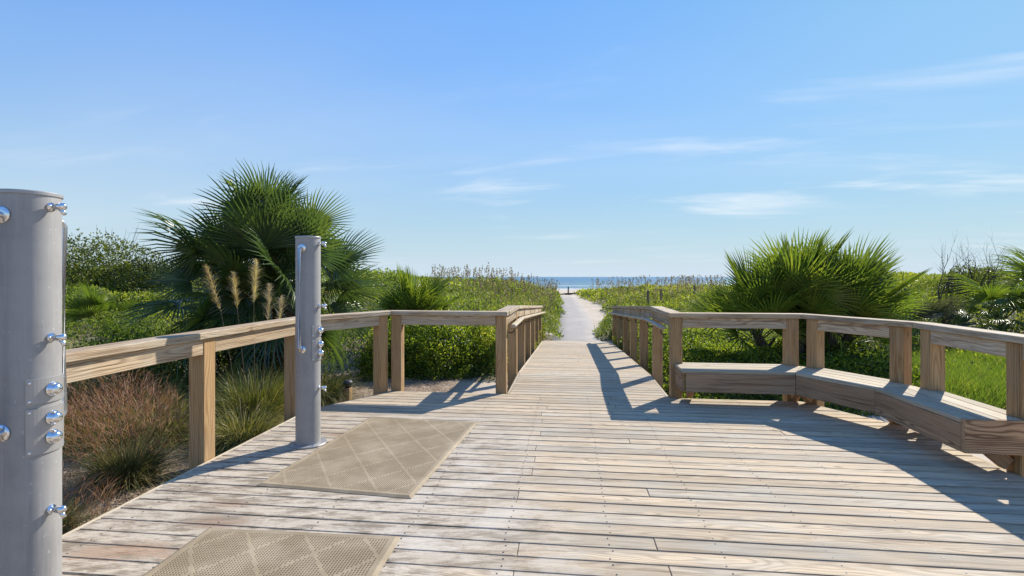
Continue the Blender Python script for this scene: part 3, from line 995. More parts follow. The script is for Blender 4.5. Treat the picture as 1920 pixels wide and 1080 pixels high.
def make_shower(u, v, label, yaw=0.0):
    mw = UVM @ Matrix.Translation((u, v, 0)) @ Matrix.Rotation(yaw, 4, 'Z')
    root = empty('shower_column', mw)
    tag(root, label, 'shower', 'free standing steel showers on the deck')
    n = 56
    bm = bmesh.new()
    lathe(bm, [(RC, 0.014), (RC, 0.4), (RC, 0.8), (RC, 1.2), (RC, HC)], n, False, False)
    o = bm_obj('tube', bm, M['steel'], mw, root, True)
    bm = bmesh.new()
    lathe(bm, [(RC + 0.001, HC - 0.004), (RC + 0.005, HC - 0.002), (RC + 0.005, HC + 0.010), (RC + 0.002, HC + 0.014), (0.09, HC + 0.016), (0.02, HC + 0.018)], n)
    bm_obj('top_cap', bm, M['panel'], mw, root)
    bm = bmesh.new()
    lathe(bm, [(RC + 0.055, 0.001), (RC + 0.055, 0.009), (RC + 0.052, 0.012), (RC + 0.004, 0.014)], n)
    fl = bm_obj('base_flange', bm, M['panel'], mw, root)
    for a in (45, 135, 225, 315):
        bm = bmesh.new()
        lathe(bm, [(0.011, 0.012), (0.011, 0.020), (0.006, 0.024)], 6)
        bm_obj('bolt', bm, M['chrome'], mw @ Matrix.Translation(((RC + 0.03) * math.cos(math.radians(a)), (RC + 0.03) * math.sin(math.radians(a)), 0)), fl)
    # two curved control panels facing the mats (+x)
    for (z0, z1, buttons) in ((0.985, 1.092, (1.040,)), (0.768, 0.966, (0.915, 0.832))):
        bm = bmesh.new()
        k = 14
        half = math.radians(46)
        r0, r1 = RC - 0.001, RC + 0.006
        gr = []
        for i in range(k + 1):
            a = -half + 2 * half * i / k
            gr.append([bm.verts.new((r * math.cos(a), r * math.sin(a), z)) for (r, z) in ((r0, z0), (r1, z0), (r1, z1), (r0, z1))])
        for i in range(k):
            for j in range(3):
                bm.faces.new((gr[i][j], gr[i + 1][j], gr[i + 1][j + 1], gr[i][j + 1]))
        bm.faces.new(gr[0])
        bm.faces.new(gr[-1][::-1])
        bmesh.ops.recalc_face_normals(bm, faces=bm.faces)
        pan = bm_obj('control_panel', bm, M['panel'], mw, root)
        for zb in buttons:
            fr = mw @ Matrix.Translation((RC + 0.0055, 0, zb)) @ Matrix.Rotation(math.pi / 2, 4, 'Y')
            bm = bmesh.new()
            lathe(bm, [(0.031, 0), (0.031, 0.006), (0.027, 0.008), (0.0265, 0.016), (0.024, 0.024), (0.019, 0.030), (0.011, 0.0345), (0.003, 0.036)], 24)
            bm_obj('push_button', bm, M['chrome'], fr, pan, True)
        for a in (-40, 40):
            for zb in (z0 + 0.014, z1 - 0.014):
                fr = mw @ Matrix.Rotation(math.radians(a), 4, 'Z') @ Matrix.Translation((RC + 0.0055, 0, zb)) @ Matrix.Rotation(math.pi / 2, 4, 'Y')
                bm = bmesh.new()
                lathe(bm, [(0.005, 0), (0.005, 0.002), (0.002, 0.004)], 8)
                bm_obj('screw', bm, M['chrome'], fr, pan)
    # three taps above each other
    for zt in (1.835, 1.265, 0.515):
        fr = mw @ Matrix.Translation((RC - 0.002, 0, zt)) @ Matrix.Scale(0.82, 4)
        bm = bmesh.new()
        tube_bm(bm, [(0, 0, 0), (0.006, 0, 0), (0.007, 0, 0), (0.030, 0, 0), (0.031, 0, 0), (0.040, 0, 0), (0.075, 0, 0), (0.084, 0, -0.004)],
                [0.024, 0.024, 0.011, 0.011, 0.017, 0.0205, 0.0205, 0.012], 16)
        tp = bm_obj('tap', bm, M['chrome'], fr, root, True)
        bm = bmesh.new()
        tube_bm(bm, [(0.060, 0, -0.012), (0.072, 0, -0.026), (0.082, 0, -0.040)], [0.012, 0.011, 0.010], 12)
        bm_obj('spout', bm, M['chrome'], fr, tp, True)
        bm = bmesh.new()
        tube_bm(bm, [(0.018, -0.004, 0.0), (0.018, -0.034, 0.004)], [0.005, 0.008], 10)
        bm_obj('lever', bm, M['chrome'], fr, tp, True)
    # riser pipes on the near and the far face
    for s in (-1, 1):
        pts, off, zt, zb, rb = [], RC + 0.046, 1.79, 0.875, 0.03
        pts.append((0, s * (RC - 0.004), zt))
        for a in np.linspace(0, math.pi / 2, 6):
            pts.append((0, s * (off - rb + rb * math.sin(a)), zt - rb + rb * math.cos(a)))
        for a in np.linspace(0, math.pi / 2, 6):
            pts.append((0, s * (off - rb + rb * math.cos(a)), zb + rb - rb * math.sin(a)))
        pts.append((0, s * (RC - 0.004), zb))
        bm = bmesh.new()
        tube_bm(bm, pts, [0.013] * len(pts), 14)
        bmesh.ops.recalc_face_normals(bm, faces=bm.faces)
        pp = bm_obj('riser_pipe', bm, M['pipe'], mw, root, True)
        for z in (zt, zb):
            fr = mw @ Matrix.Translation((0, s * (RC - 0.003), z)) @ Matrix.Rotation(-s * math.pi / 2, 4, 'X')
            bm = bmesh.new()
            lathe(bm, [(0.036, 0.0), (0.036, 0.006), (0.030, 0.010), (0.018, 0.013)], 20)
            bm_obj('pipe_flange', bm, M['chrome'], fr, pp, True)
    return root


make_shower(-2.615, -2.19, 'grey steel shower column standing fully in view beside the far rubber mat')
make_shower(-2.592, -4.63, 'large grey steel shower column closest to us, cut off by the left frame edge')

# ------------------------------------------------------------------ perforated mats


def make_mat(cx, cy, yaw, label, wx=1.20, ly=1.85):
    mw = Matrix.Translation((cx, cy, 0.001)) @ Matrix.Rotation(yaw, 4, 'Z')
    root = empty('drainage_mat', mw)
    tag(root, label, 'mat', 'perforated rubber mats under the showers')
    p = 0.0165
    b = 0.05
    nx, ny = int((wx - 2 * b) / p), int((ly - 2 * b) / p)
    ii, jj = np.meshgrid(np.arange(nx), np.arange(ny))
    x0 = -nx * p / 2 + ii.ravel() * p
    y0 = -ny * p / 2 + jj.ravel() * p
    # diamond lattice of solid lines
    xc, yc = x0 + p / 2, y0 + p / 2
    a = (xc / 0.36 + yc / 0.46)
    c = (xc / 0.36 - yc / 0.46)
    solid = (np.abs(a - np.round(a)) < 0.034) | (np.abs(c - np.round(c)) < 0.034)
    t = 0.011
    hs, hm = 0.0, 0.0031
    V, Q = [], []
    # holed cells: outer square + inner square (top) + inner square (bottom)
    xh, yh = x0[~solid], y0[~solid]
    o_ = np.array([(0, 0), (p, 0), (p, p), (0, p)])
    i_ = np.array([(hm, hm), (p - hm, hm), (p - hm, p - hm), (hm, p - hm)])
    base = np.stack([xh, yh], -1)[:, None, :]
    top_o = np.concatenate([base + o_, np.full((len(xh), 4, 1), t)], -1)
    top_i = np.concatenate([base + i_, np.full((len(xh), 4, 1), t)], -1)
    bot_i = np.concatenate([base + i_, np.full((len(xh), 4, 1), 0.0005)], -1)
    V = np.concatenate([top_o, top_i, bot_i], 1)
    k = np.arange(4)
    k2 = (k + 1) % 4
    cell = np.concatenate([np.stack([k, k2, k2 + 4, k + 4], -1), np.stack([k + 4, k2 + 4, k2 + 8, k + 8], -1)])
    Q = (np.arange(len(xh)) * 12)[:, None, None] + cell[None]
    xs_, ys_ = x0[solid], y0[solid]
    ts = np.concatenate([np.stack([xs_, ys_], -1)[:, None, :] + o_, np.full((len(xs_), 4, 1), t)], -1)
    Q2 = len(xh) * 12 + np.arange(len(xs_) * 4).reshape(-1, 4)
    me = mesh_np('perforated_sheet', np.concatenate([V.reshape(-1, 3), ts.reshape(-1, 3)]), np.concatenate([Q.reshape(-1, 4), Q2]), M['mat'])
    o = put(bpy.data.objects.new('perforated_sheet', me), mw, root)
    # thin raised ribs along the lattice lines are the uncut bars above; bevelled edge strips
    hx, hy = nx * p / 2, ny * p / 2
    ex, ey = wx / 2, ly / 2
    for q in ([(-hx, -hy), (hx, -hy), (ex, -ey), (-ex, -ey)], [(-hx, hy), (hx, hy), (ex, ey), (-ex, ey)],
              [(-hx, -hy), (-hx, hy), (-ex, ey), (-ex, -ey)], [(hx, -hy), (hx, hy), (ex, ey), (ex, -ey)]):
        bm = bmesh.new()
        mid = [Vector(q[0]).lerp(Vector(q[3]), 0.55), Vector(q[1]).lerp(Vector(q[2]), 0.55)]
        v_ = [bm.verts.new((*q[0], t)), bm.verts.new((*q[1], t)), bm.verts.new((*mid[1], t + 0.0015)), bm.verts.new((*mid[0], t + 0.0015)),
              bm.verts.new((*q[2], 0.001)), bm.verts.new((*q[3], 0.001))]
        bm.faces.new(v_[:4])
        bm.faces.new((v_[3], v_[2], v_[4], v_[5]))
        bm.faces.new((v_[0], v_[3], v_[5]))
        bm.faces.new((v_[1], v_[4], v_[2]))
        bmesh.ops.recalc_face_normals(bm, faces=bm.faces)
        if sum(f.normal.z for f in bm.faces) < 0:
            bmesh.ops.reverse_faces(bm, faces=bm.faces)
        bm_obj('edge_strip', bm, M['mat'], mw, root)
    return root


make_mat(-1.115, 4.51, -math.radians(10.6), 'beige perforated drainage mat lying beside the middle shower column')
make_mat(-1.33, 2.11, -math.radians(5.0), 'beige perforated drainage mat in the bottom left foreground, cut off by the frame')

# ------------------------------------------------------------------ plants


def unit(a):
    return a / (np.linalg.norm(a, axis=-1, keepdims=True) + 1e-9)


def leaves_mesh(name, P, size, mat, tint, aspect=0.5, up=0.35, dirs=None):
    """one folded diamond leaf (2 quads -> 4 tris as 2 quads sharing the rib) per point"""
    n = len(P)
    d = dirs if dirs is not None else unit(rng.normal(size=(n, 3)) + np.array([0, 0, up]))
    s = unit(np.cross(d, rng.normal(size=(n, 3))))
    nn = np.cross(d, s)
    size = np.asarray(size).reshape(-1, 1) * np.ones((n, 1))
    b = P
    tip = P + d * size
    mid = P + d * size * 0.5
    fold = nn * size * 0.10
    l = mid + s * size * aspect * 0.5 + fold
    r = mid - s * size * aspect * 0.5 + fold
    V = np.stack([b, l, tip, r], 1)
    q = np.arange(n * 4).reshape(n, 4)
    t = np.concatenate([q[:, [0, 1, 2]], q[:, [0, 2, 3]]])
    return mesh_np(name, V, None, mat, tint=np.repeat(tint, 4), tris=t)


def blades_np(B, D, L, Wd, droop, seg=4):
    """curved tapering strips: base, direction, length, width, droop (fraction of length)"""
    n = len(B)
    L, Wd, droop = (np.asarray(a, float).reshape(-1, 1) * np.ones((n, 1)) for a in (L, Wd, droop))
    side = unit(np.cross(D, rng.normal(size=(n, 3)) * 0.35 + np.array([0, 0, 1.0])))
    hor = D.copy()
    hor[:, 2] = 0
    hor = unit(hor)
    rows = []
    for k in range(seg + 1):
        f = k / seg
        c = B + D * L * f + hor * L * droop * 0.35 * f * f - np.array([0, 0, 1.0]) * L * droop * f ** 2.2
        wv = Wd * (1 - f ** 1.6) * 0.5 + 0.0003
        rows.append(np.stack([c - side * wv, c + side * wv], 1))
    V = np.stack(rows, 1)               # n, seg+1, 2, 3
    q = []
    for k in range(seg):
        q.append(np.array([2 * k, 2 * k + 1, 2 * k + 3, 2 * k + 2]))
    q = np.array(q)
    Q = (np.arange(n) * (seg + 1) * 2)[:, None, None] + q[None]
    return V.reshape(-1, 3), Q.reshape(-1, 4), (seg + 1) * 2


def blades_mesh(name, B, D, L, Wd, droop, mat, tint, seg=4):
    V, Q, k = blades_np(B, D, L, Wd, droop, seg)
    return mesh_np(name, V, Q, mat, tint=np.repeat(tint, k))


def tz(x, y):
    return float(terrain(np.array([x]), np.array([y]))[0])


# ---- fan palms
def frond_mesh(name, mat, petiole, L0, nseg, spread, curl, seed, width=0.042, ragged=0.12):
    r = np.random.default_rng(seed)
    V, Q, T, MI = [], [], [], []
    hub = np.array([0, petiole, 0.0])

    def add(vs, qs, tint, mi):
        o = sum(len(a) for a in V)
        V.append(np.array(vs))
        Q.extend([[o + i for i in q] for q in qs])
        T.extend([tint] * len(vs))
        MI.extend([mi] * len(qs))
    # petiole: triangular section
    st = []
    for f in (0, 0.5, 1.0):
        y = petiole * f
        z = -0.06 * petiole * (f * f)
        wd = 0.020 * (1 - 0.45 * f)
        st.append([(-wd, y, z), (0, y, z - wd * 0.8), (wd, y, z)])
    hub[2] = st[-1][0][2]
    vs = [p for s_ in st for p in s_]
    qs = []
    for i in range(2):
        for k in range(3):
            qs.append([i * 3 + k, i * 3 + (k + 1) % 3, i * 3 + 3 + (k + 1) % 3, i * 3 + 3 + k])
    add(vs, qs, 0.6, 1)
    for i in range(nseg):
        ph = math.radians(spread) * (2 * (i + 0.5) / nseg - 1)
        L = L0 * (0.70 + 0.30 * math.cos(ph * 0.8)) * (1 + r.uniform(-ragged, ragged * 0.4))
        d = np.array([math.sin(ph), math.cos(ph), 0])
        s = np.array([math.cos(ph), -math.sin(ph), 0])
        # the blade is a shallow keel: side segments lift, then all arch over
        lift = 0.30 * abs(math.sin(ph))
        kink = r.uniform(0.75, 1.35) * curl
        twist = r.uniform(-0.6, 0.6)
        rows = []
        for f, wv, dep in ((0.02, 0.30, 0.0), (0.36, 1.0, 0.006), (0.72, 0.62, 0.006), (1.0, 0.03, 0.0)):
            c = hub + d * L * f * (1 - 0.10 * kink * f * f) + np.array([0, 0, 1]) * (lift * L * f * (1 - 0.6 * f) - kink * L * f ** 2.4 * 0.42)
            wd = width * wv * 0.5
            tw = twist * f
            ss = s * math.cos(tw) + np.array([0, 0, 1]) * math.sin(tw)
            rows.append([c - ss * wd + np.array([0, 0, dep * 1.4]), c - np.array([0, 0, dep]), c + ss * wd + np.array([0, 0, dep * 1.4])])
        vs = [p for q_ in rows for p in q_]
        qs = []
        for k in range(3):
            for j in range(2):
                a = k * 3 + j
                qs.append([a, a + 1, a + 4, a + 3])
        add(vs, qs, 0.25 + 0.5 * r.random(), 0)
    me = mesh_np(name, np.concatenate(V), np.array(Q), [mat, M['stalk']], tint=T)
    me.polygons.foreach_set('material_index', np.array(MI, np.int32))
    return me


def orient(d, roll):
    d = Vector(d).normalized()
    up = Vector((0, 0, 1))
    z = up - d * up.dot(d)
    if z.length < 0.05:
        z = Vector((1, 0, 0)) - d * d.x
    z.normalize()
    x = d.cross(z)
    R = Matrix((x, d, z)).transposed()
    return (R @ Matrix.Rotation(roll, 3, 'Y')).to_4x4()


def palm(name, label, base, hubs, nf, meshes, el_rng, scale, seed, trunk=True, cat='palm', dead=0, group=None, az_rng=(0, 360), roll=0.7):
    r = random.Random(seed)
    bx, by = base
    bz = tz(bx, by)
    root = empty(name, Matrix.Translation((bx, by, bz)))
    tag(root, label, cat, group)
    for hi, (hx, hy, hz) in enumerate(hubs):
        top = Vector((bx + hx, by + hy, bz + hz))
        if trunk:
            bm = bmesh.new()
            p0 = Vector((bx + hx * 0.35, by + hy * 0.35, bz - 0.1))
            k = 9
            pts, rad = [], []
            for i in range(k + 1):
                f = i / k
                pts.append(p0.lerp(top, f) + Vector((0, 0, 0)))
                rad.append((0.15 if hz > 1 else 0.09) * (1.0 + 0.12 * (i % 2)) * (1.1 - 0.3 * f))
            tube_bm(bm, pts, rad, 9)
            # stubs of old leaf bases
            for i in range(16 if hz > 1 else 7):
                f = (i + 0.5) / (16 if hz > 1 else 7)
                a = i * 2.4
                q = p0.lerp(top, f)
                dd = Vector((math.cos(a), math.sin(a), 0.9)).normalized()
                tube_bm(bm, [q + Vector((math.cos(a), math.sin(a), 0)) * rad[0] * 0.7, q + dd * 0.26], [0.035, 0.015], 4)
            bm_obj('trunk', bm, M['bark'], Matrix(), root)
        for i in range(nf):
            f = (i + 0.5) / nf
            az = math.radians(az_rng[0] + (az_rng[1] - az_rng[0]) * ((i * 0.381966 + r.uniform(-0.05, 0.05)) % 1.0))
            el = math.radians(el_rng[1] + (el_rng[0] - el_rng[1]) * f ** 0.9 + r.uniform(-7, 7))
            d = Vector((math.cos(az) * math.cos(el), math.sin(az) * math.cos(el), math.sin(el)))
            sc = scale * (r.uniform(0.85, 1.08) if i % 3 else r.uniform(0.55, 0.85))
            mw = Matrix.Translation(top + Vector((0, 0, -0.25 * f * min(1, hz)))) @ orient(d, r.uniform(-roll, roll)) @ Matrix.Scale(sc, 4)
            mesh = meshes[r.randrange(len(meshes))]
            if i >= nf - dead:
                mesh = dead_fronds[i % len(dead_fronds)]
            o = bpy.data.objects.new('frond', mesh)
            put(o, mw, root)
    return root


dead_fronds = [frond_mesh('frond', M['straw'], 0.85, 0.8, 24, 70, 1.6 + 0.4 * k, 500 + k, 0.03, 0.35) for k in range(2)]
fd = [frond_mesh('frond', M['palm_dark'], 0.98, 1.08, 40, 108 + 7 * k, 0.25 + 0.25 * k, 100 + k, 0.042) for k in range(4)]
fl = [frond_mesh('frond', M['palm_light'], 0.75, 0.95, 32, 76 + 8 * k, 0.08 + 0.11 * k, 200 + k, 0.040) for k in range(4)]
fg = [frond_mesh('frond', M['palm_grey'], 0.75, 0.85, 34, 100, 0.5 + 0.3 * k, 300 + k, 0.034) for k in range(2)]
fw = [frond_mesh('frond', M['palm_light'], 0.8, 1.0, 34, 95, 1.25 + 0.3 * k, 400 + k, 0.04) for k in range(2)]

palm('fan_palm', 'tall dark green fan palm with a round crown behind the left railing', (-4.4, 9.1),
     [(0.05, 0.1, 2.4), (-0.50, -0.15, 1.7), (0.52, -0.25, 1.65)], 31, fd, (-50, 84), 0.95, 5, roll=1.15, dead=2)
palm('fan_palm', 'small upright fan palm on the dune right of the tall palm', (-2.45, 12.4),
     [(0.0, 0.0, 0.55)], 24, fl, (25, 88), 0.98, 8, trunk=False)
palm('fan_palm', 'wide bright green palmetto clump behind the right hand bench', (5.55, 9.6),
     [(-0.85, 0.1, 0.8), (-0.35, -0.2, 1.05), (0.1, 0.35, 1.25), (0.5, -0.1, 1.05), (0.95, 0.2, 0.8)], 22, fl, (18, 89), 1.08, 9, roll=0.9)
palm('fan_palm', 'greyish drooping palmetto beside the wide bright green clump', (9.5, 12.2),
     [(-0.4, 0, 0.55), (0.6, 0.3, 0.6)], 16, fg, (-5, 75), 0.95, 10, trunk=False)
palm('fan_palm', 'pale green palm with hanging leaf tips near the right frame edge', (12.0, 12.4),
     [(0.0, 0, 0.8)], 20, fw, (0, 70), 0.95, 12)
palm('fan_palm', 'fan palm cut off by the right frame edge above the railing', (13.6, 12.9),
     [(0.0, 0, 0.9)], 18, fw, (15, 85), 1.05, 13)
palm('fan_palm', 'little palmetto in front of the left hand thicket', (-9.3, 11.4),
     [(0.0, 0, 0.45)], 14, fl, (20, 80), 0.62, 14, trunk=False)
palm('fan_palm', 'lowest little palmetto just above the left railing beside the steel column', (-8.3, 10.9),
     [(0.0, 0, 0.1)], 10, fl, (20, 80), 0.5, 15, trunk=False)


# ---- leafy shrubs
def shrub(name, label, cx, cy, rx, ry, top, n, leaf, mat, seed, cat='shrub', group=None, base=None, lump=0.28, twigs=0):
    global rng
    rng = np.random.default_rng(seed)
    zb = tz(cx, cy) if base is None else base
    hgt = top - zb
    root = empty(name, Matrix.Translation((cx, cy, zb)))
    tag(root, label, cat, group)
    # lumpy dome, leaves mostly near its surface
    d = unit(rng.normal(size=(n, 3)))
    d[:, 2] = np.abs(d[:, 2]) * np.where(rng.random(n) < 0.93, 1, -0.15)
    az = np.arctan2(d[:, 1], d[:, 0])
    lum = 1 - lump + 2 * lump * fbm(az * 2.2 + seed, d[:, 2] * 4.0, seed, 3)
    rr = lum * (1 - 0.55 * rng.random(n) ** 2.2)
    P = np.stack([d[:, 0] * rx * rr, d[:, 1] * ry * rr, np.maximum(d[:, 2] * hgt * rr, 0.02)], -1)
    k = fbm(P[:, 0] * 3 + 50, P[:, 1] * 3 + P[:, 2] * 2 + 50, seed + 3, 2)
    tint = np.clip(0.9 * k + 0.75 * (rng.random(n) - 0.45), 0, 1)
    me = leaves_mesh('crown', P, leaf * rng.uniform(0.6, 1.25, n), mat, tint)
    o = put(bpy.data.objects.new('crown', me), Matrix.Translation((cx, cy, zb)), root)
    o['kind'] = 'stuff'
    bm = bmesh.new()
    rr_ = random.Random(seed)
    for i in range(7):
        a = i * 0.9 + rr_.uniform(0, 0.5)
        e = Vector((math.cos(a) * rx * 0.6, math.sin(a) * ry * 0.6, hgt * rr_.uniform(0.5, 0.85)))
        tube_bm(bm, [(0, 0, -0.05), e * 0.45 + Vector((0, 0, hgt * 0.12)), e], [0.02, 0.013, 0.004], 5)
    for i in range(twigs):
        a = rr_.uniform(0, 6.28)
        q = Vector((math.cos(a) * rx * rr_.uniform(0, 0.7), math.sin(a) * ry * 0.5, hgt * 0.85))
        tube_bm(bm, [q * 0.8, q + Vector((rr_.uniform(-.1, .1), 0, hgt * rr_.uniform(0.2, 0.4)))], [0.008, 0.003], 4)
    bm_obj('stems', bm, M['bark'], Matrix.Translation((cx, cy, zb)), root)
    return root


shrub('evergreen_shrub', 'tall dark evergreen thicket rising beside the left steel column', -13.2, 15.8, 2.3, 1.8, 2.75, 16000, 0.085, M['shrub_dark'], 41, twigs=14)
shrub('evergreen_shrub', 'lower dark evergreen thicket sloping down towards the tall palm', -10.8, 15.6, 1.9, 1.6, 2.05, 14000, 0.085, M['shrub_dark'], 42, twigs=12)
shrub('evergreen_shrub', 'lowest dark evergreen half hidden behind the tall palm', -8.2, 14.4, 1.7, 1.4, 1.35, 9000, 0.075, M['shrub_dark'], 43)
shrub('leafy_shrub', 'feathery green bush above the left railing next to the little palmetto', -7.5, 10.2, 0.75, 0.6, 0.75, 7000, 0.04, M['shrub_green'], 44)
shrub('leafy_shrub', 'leafy bright shrub seen between the paired posts and the garden light', -2.35, 10.2, 0.75, 0.7, 0.62, 9500, 0.062, M['shrub_green'], 45)
shrub('leafy_shrub', 'leafy bright shrub filling the middle of the left railing opening', -1.45, 10.25, 0.95, 0.8, 0.80, 13500, 0.062, M['shrub_green'], 46)
shrub('leafy_shrub', 'leafy shrub with pinkish tips beside the left walkway posts', -0.55, 10.9, 0.70, 0.8, 0.72, 8500, 0.062, M['shrub_green'], 47)
sp = [(-1, 6.6, 0.42, 0.55), (-1, 7.8, 0.45, 0.62), (-1, 9.2, 0.62, 0.85), (1, 6.9, 0.45, 0.5), (1, 8.1, 0.5, 0.65), (1, 9.5, 0.5, 0.7)]
wher = {-1: ['closest to us under the left grab rail', 'in the middle left of the walkway', 'at the left foot of the walkway where the path begins'],
        1: ['closest to us under the right grab rail', 'in the middle right of the walkway', 'at the right foot of the walkway where the path begins']}
for i, (s, v_, r_, h_) in enumerate(sp):
    x_, y_ = W(s * (1.30 + r_ * 0.45), v_)
    shrub('low_shrub', 'low yellow green shrub ' + wher[s][i % 3], x_, y_, r_, r_ * 1.4, tz(x_, y_) + h_, 5200, 0.060,
          M['shrub_yellow'], 60 + i, group='low shrubs along the walkway')
shrub('evergreen_shrub', 'dark rounded evergreen on the skyline behind the bare branches', 18.6, 20.4, 1.5, 1.3, 1.95, 9000, 0.09, M['shrub_dark'], 71)
shrub('evergreen_shrub', 'low dark evergreen at the foot of the bare branches', 11.6, 15.2, 1.6, 1.2, 1.05, 9000, 0.07, M['shrub_dark'], 72)
shrub('evergreen_shrub', 'dark evergreen on the skyline cut off by the right frame edge', 22.5, 21.5, 2.2, 1.5, 1.7, 9000, 0.09, M['shrub_dark'], 73)
shrub('evergreen_shrub', 'olive bush on the skyline between the grey palmetto and the bare branches', 14.6, 20.5, 2.0, 1.4, 1.35, 9000, 0.08, M['shrub_green'], 74)


# ---- bare dead shrub
def bare(name, label, bx, by, h, seed):
    r = random.Random(seed)
    zb = tz(bx, by)
    root = empty(name, Matrix.Translation((bx, by, zb)))
    tag(root, label, 'dead shrub', 'bare dead shrubs on the right hand dune')

    def grow(bm, p, d, L, rad, depth):
        pts, rd = [p], [rad]
        q = p.copy()
        for i in range(5):
            d = (d + Vector((r.uniform(-.28, .28), r.uniform(-.28, .28), r.uniform(-.05, .22)))).normalized()
            q = q + d * L / 5
            pts.append(q.copy())
            rd.append(rad * (1 - 0.13 * (i + 1)))
        tube_bm(bm, pts, rd, 5)
        if depth > 0:
            for i in range(r.choice((2, 3))):
                k = r.choice((2, 3, 4, 5))
                nd = (d + Vector((r.uniform(-.9, .9), r.uniform(-.5, .5), r.uniform(0, .6)))).normalized()
                grow(bm, pts[k], nd, L * r.uniform(0.5, 0.72), rd[k] * 0.72, depth - 1)
    for i in range(3):
        bm = bmesh.new()
        a = i * 2.1 + r.uniform(0, .6)
        grow(bm, Vector((0, 0, -0.05)), Vector((math.cos(a) * 0.6, math.sin(a) * 0.3, 1.0)).normalized(), h * 0.62, 0.055, 3)
        bm_obj('branch', bm, M['dead_wood'], Matrix.Translation((bx, by, zb)), root)
    return root


bare('dead_shrub', 'bare leafless shrub standing closest to the grey palmetto', 11.4, 13.9, 2.1, 3)
bare('dead_shrub', 'tallest bare leafless shrub reaching above the right hand dune', 12.4, 14.3, 2.5, 8)
bare('dead_shrub', 'bare leafless shrub standing closest to the right frame edge', 13.7, 14.6, 2.4, 17)


# ---- ornamental grass clumps
def clump(name, label, cx, cy, n, L, spread, droop, mat, seed, width=0.009, plumes=None, haze=None, cat='grass', group=None, rb=0.12):
    global rng
    rng = np.random.default_rng(seed)
    zb = tz(cx, cy)
    root = empty(name, Matrix.Translation((cx, cy, zb)))
    tag(root, label, cat, group)
    a = rng.random(n) * 2 * np.pi
    rad = rb * np.sqrt(rng.random(n))
    B = np.stack([np.cos(a) * rad, np.sin(a) * rad, np.full(n, -0.02)], -1)
    a2 = a + rng.normal(0, 0.5, n)
    inc = np.abs(rng.normal(0, spread, n))
    D = unit(np.stack([np.cos(a2) * np.sin(inc), np.sin(a2) * np.sin(inc), np.cos(inc)], -1))
    me = blades_mesh('blades', B, D, L * rng.uniform(0.55, 1.15, n), width * rng.uniform(0.6, 1.2, n), droop * rng.uniform(0.4, 1.5, n), mat,
                     np.clip(rng.normal(0.45, 0.25, n), 0, 1), 5)
    o = put(bpy.data.objects.new('blades', me), Matrix.Translation((cx, cy, zb)), root)
    o['kind'] = 'stuff'
    # dry sheaths round the foot of the clump
    bm = bmesh.new()
    rr_ = random.Random(seed)
    for i in range(26):
        a_ = i * 0.7 + rr_.uniform(0, 0.4)
        q_ = rb * rr_.uniform(0.3, 1.15)
        f_ = Vector((math.cos(a_) * q_, math.sin(a_) * q_, -0.03))
        t_ = f_ + Vector((math.cos(a_) * 0.07, math.sin(a_) * 0.07, rr_.uniform(0.08, 0.18) * L))
        tube_bm(bm, [f_, f_.lerp(t_, 0.6) + Vector((0, 0, 0.02)), t_], [0.008, 0.006, 0.002], 4)
    bm_obj('dry_sheaths', bm, M['straw'], Matrix.Translation((cx, cy, zb)), root)
    if haze:
        nh, hmat, hz0, hz1, hr = haze
        th = rng.random(nh) * 2 * np.pi
        rr = hr * np.sqrt(rng.random(nh))
        zc = hz0 + (hz1 - hz0) * rng.random(nh) * (1 - 0.5 * (rr / hr) ** 2)
        P = np.stack([np.cos(th) * rr, np.sin(th) * rr, zc], -1)
        P += 0.12 * (np.stack([fbm(P[:, 0] * 5 + 9, P[:, 2] * 5 + 9, 4), fbm(P[:, 1] * 5, P[:, 2] * 5, 6), 0 * rr], -1) - 0.5)
        D = unit(np.stack([np.cos(th) * 0.6, np.sin(th) * 0.6, np.full(nh, 1.0)], -1) + rng.normal(0, 0.45, (nh, 3)))
        me = blades_mesh('flower_haze', P, D, rng.uniform(0.05, 0.16, nh), rng.uniform(0.002, 0.0042, nh), 0.15, hmat, np.clip(rng.normal(0.5, 0.28, nh), 0, 1), 2)
        o = put(bpy.data.objects.new('flower_haze', me), Matrix.Translation((cx, cy, zb)), root)
        o['kind'] = 'stuff'
    for (dx_, dy_, ztop, plen, lean, pm, dens) in (plumes or []):
        # stem
        p0 = Vector((dx_ * 0.3, dy_ * 0.3, 0))
        tip = Vector((dx_, dy_, ztop - zb))
        base_pl = tip - Vector((lean, 0, 1)).normalized() * plen
        bm = bmesh.new()
        mid = p0.lerp(base_pl, 0.6) + Vector((-lean * 0.05, 0, 0))
        tube_bm(bm, [p0, mid, base_pl, tip], [0.006, 0.005, 0.004, 0.0015], 5)
        st = bm_obj('plume_stem', bm, M['oats'], Matrix.Translation((cx, cy, zb)), root)
        nn = dens
        f = rng.random(nn) ** 0.8
        ax = np.array(base_pl)[None] + np.array(tip - base_pl)[None] * f[:, None]
        th = rng.random(nn) * 2 * np.pi
        out = np.stack([np.cos(th), np.sin(th), np.zeros(nn)], -1)
        dirv_ = unit(np.array((tip - base_pl).normalized())[None] * 1.0 + out * rng.uniform(0.1, 0.75, nn)[:, None] + rng.normal(0, 0.12, (nn, 3)))
        prof = 0.125 * np.sin(np.clip(f * 0.93 + 0.07, 0, 1) * np.pi) ** 0.7 + 0.03
        me = blades_mesh('plume', ax, dirv_, prof * rng.uniform(0.35, 1.45, nn), 0.0032, 0.35, pm, rng.random(nn), 2)
        o = put(bpy.data.objects.new('plume', me), Matrix.Translation((cx, cy, zb)), root)
    return root


def plume_at(px_, py_, Y, cx, cy):
    return ((px_ - 960) / F * Y - cx, Y - cy, H - (py_ - 519) / F * Y)


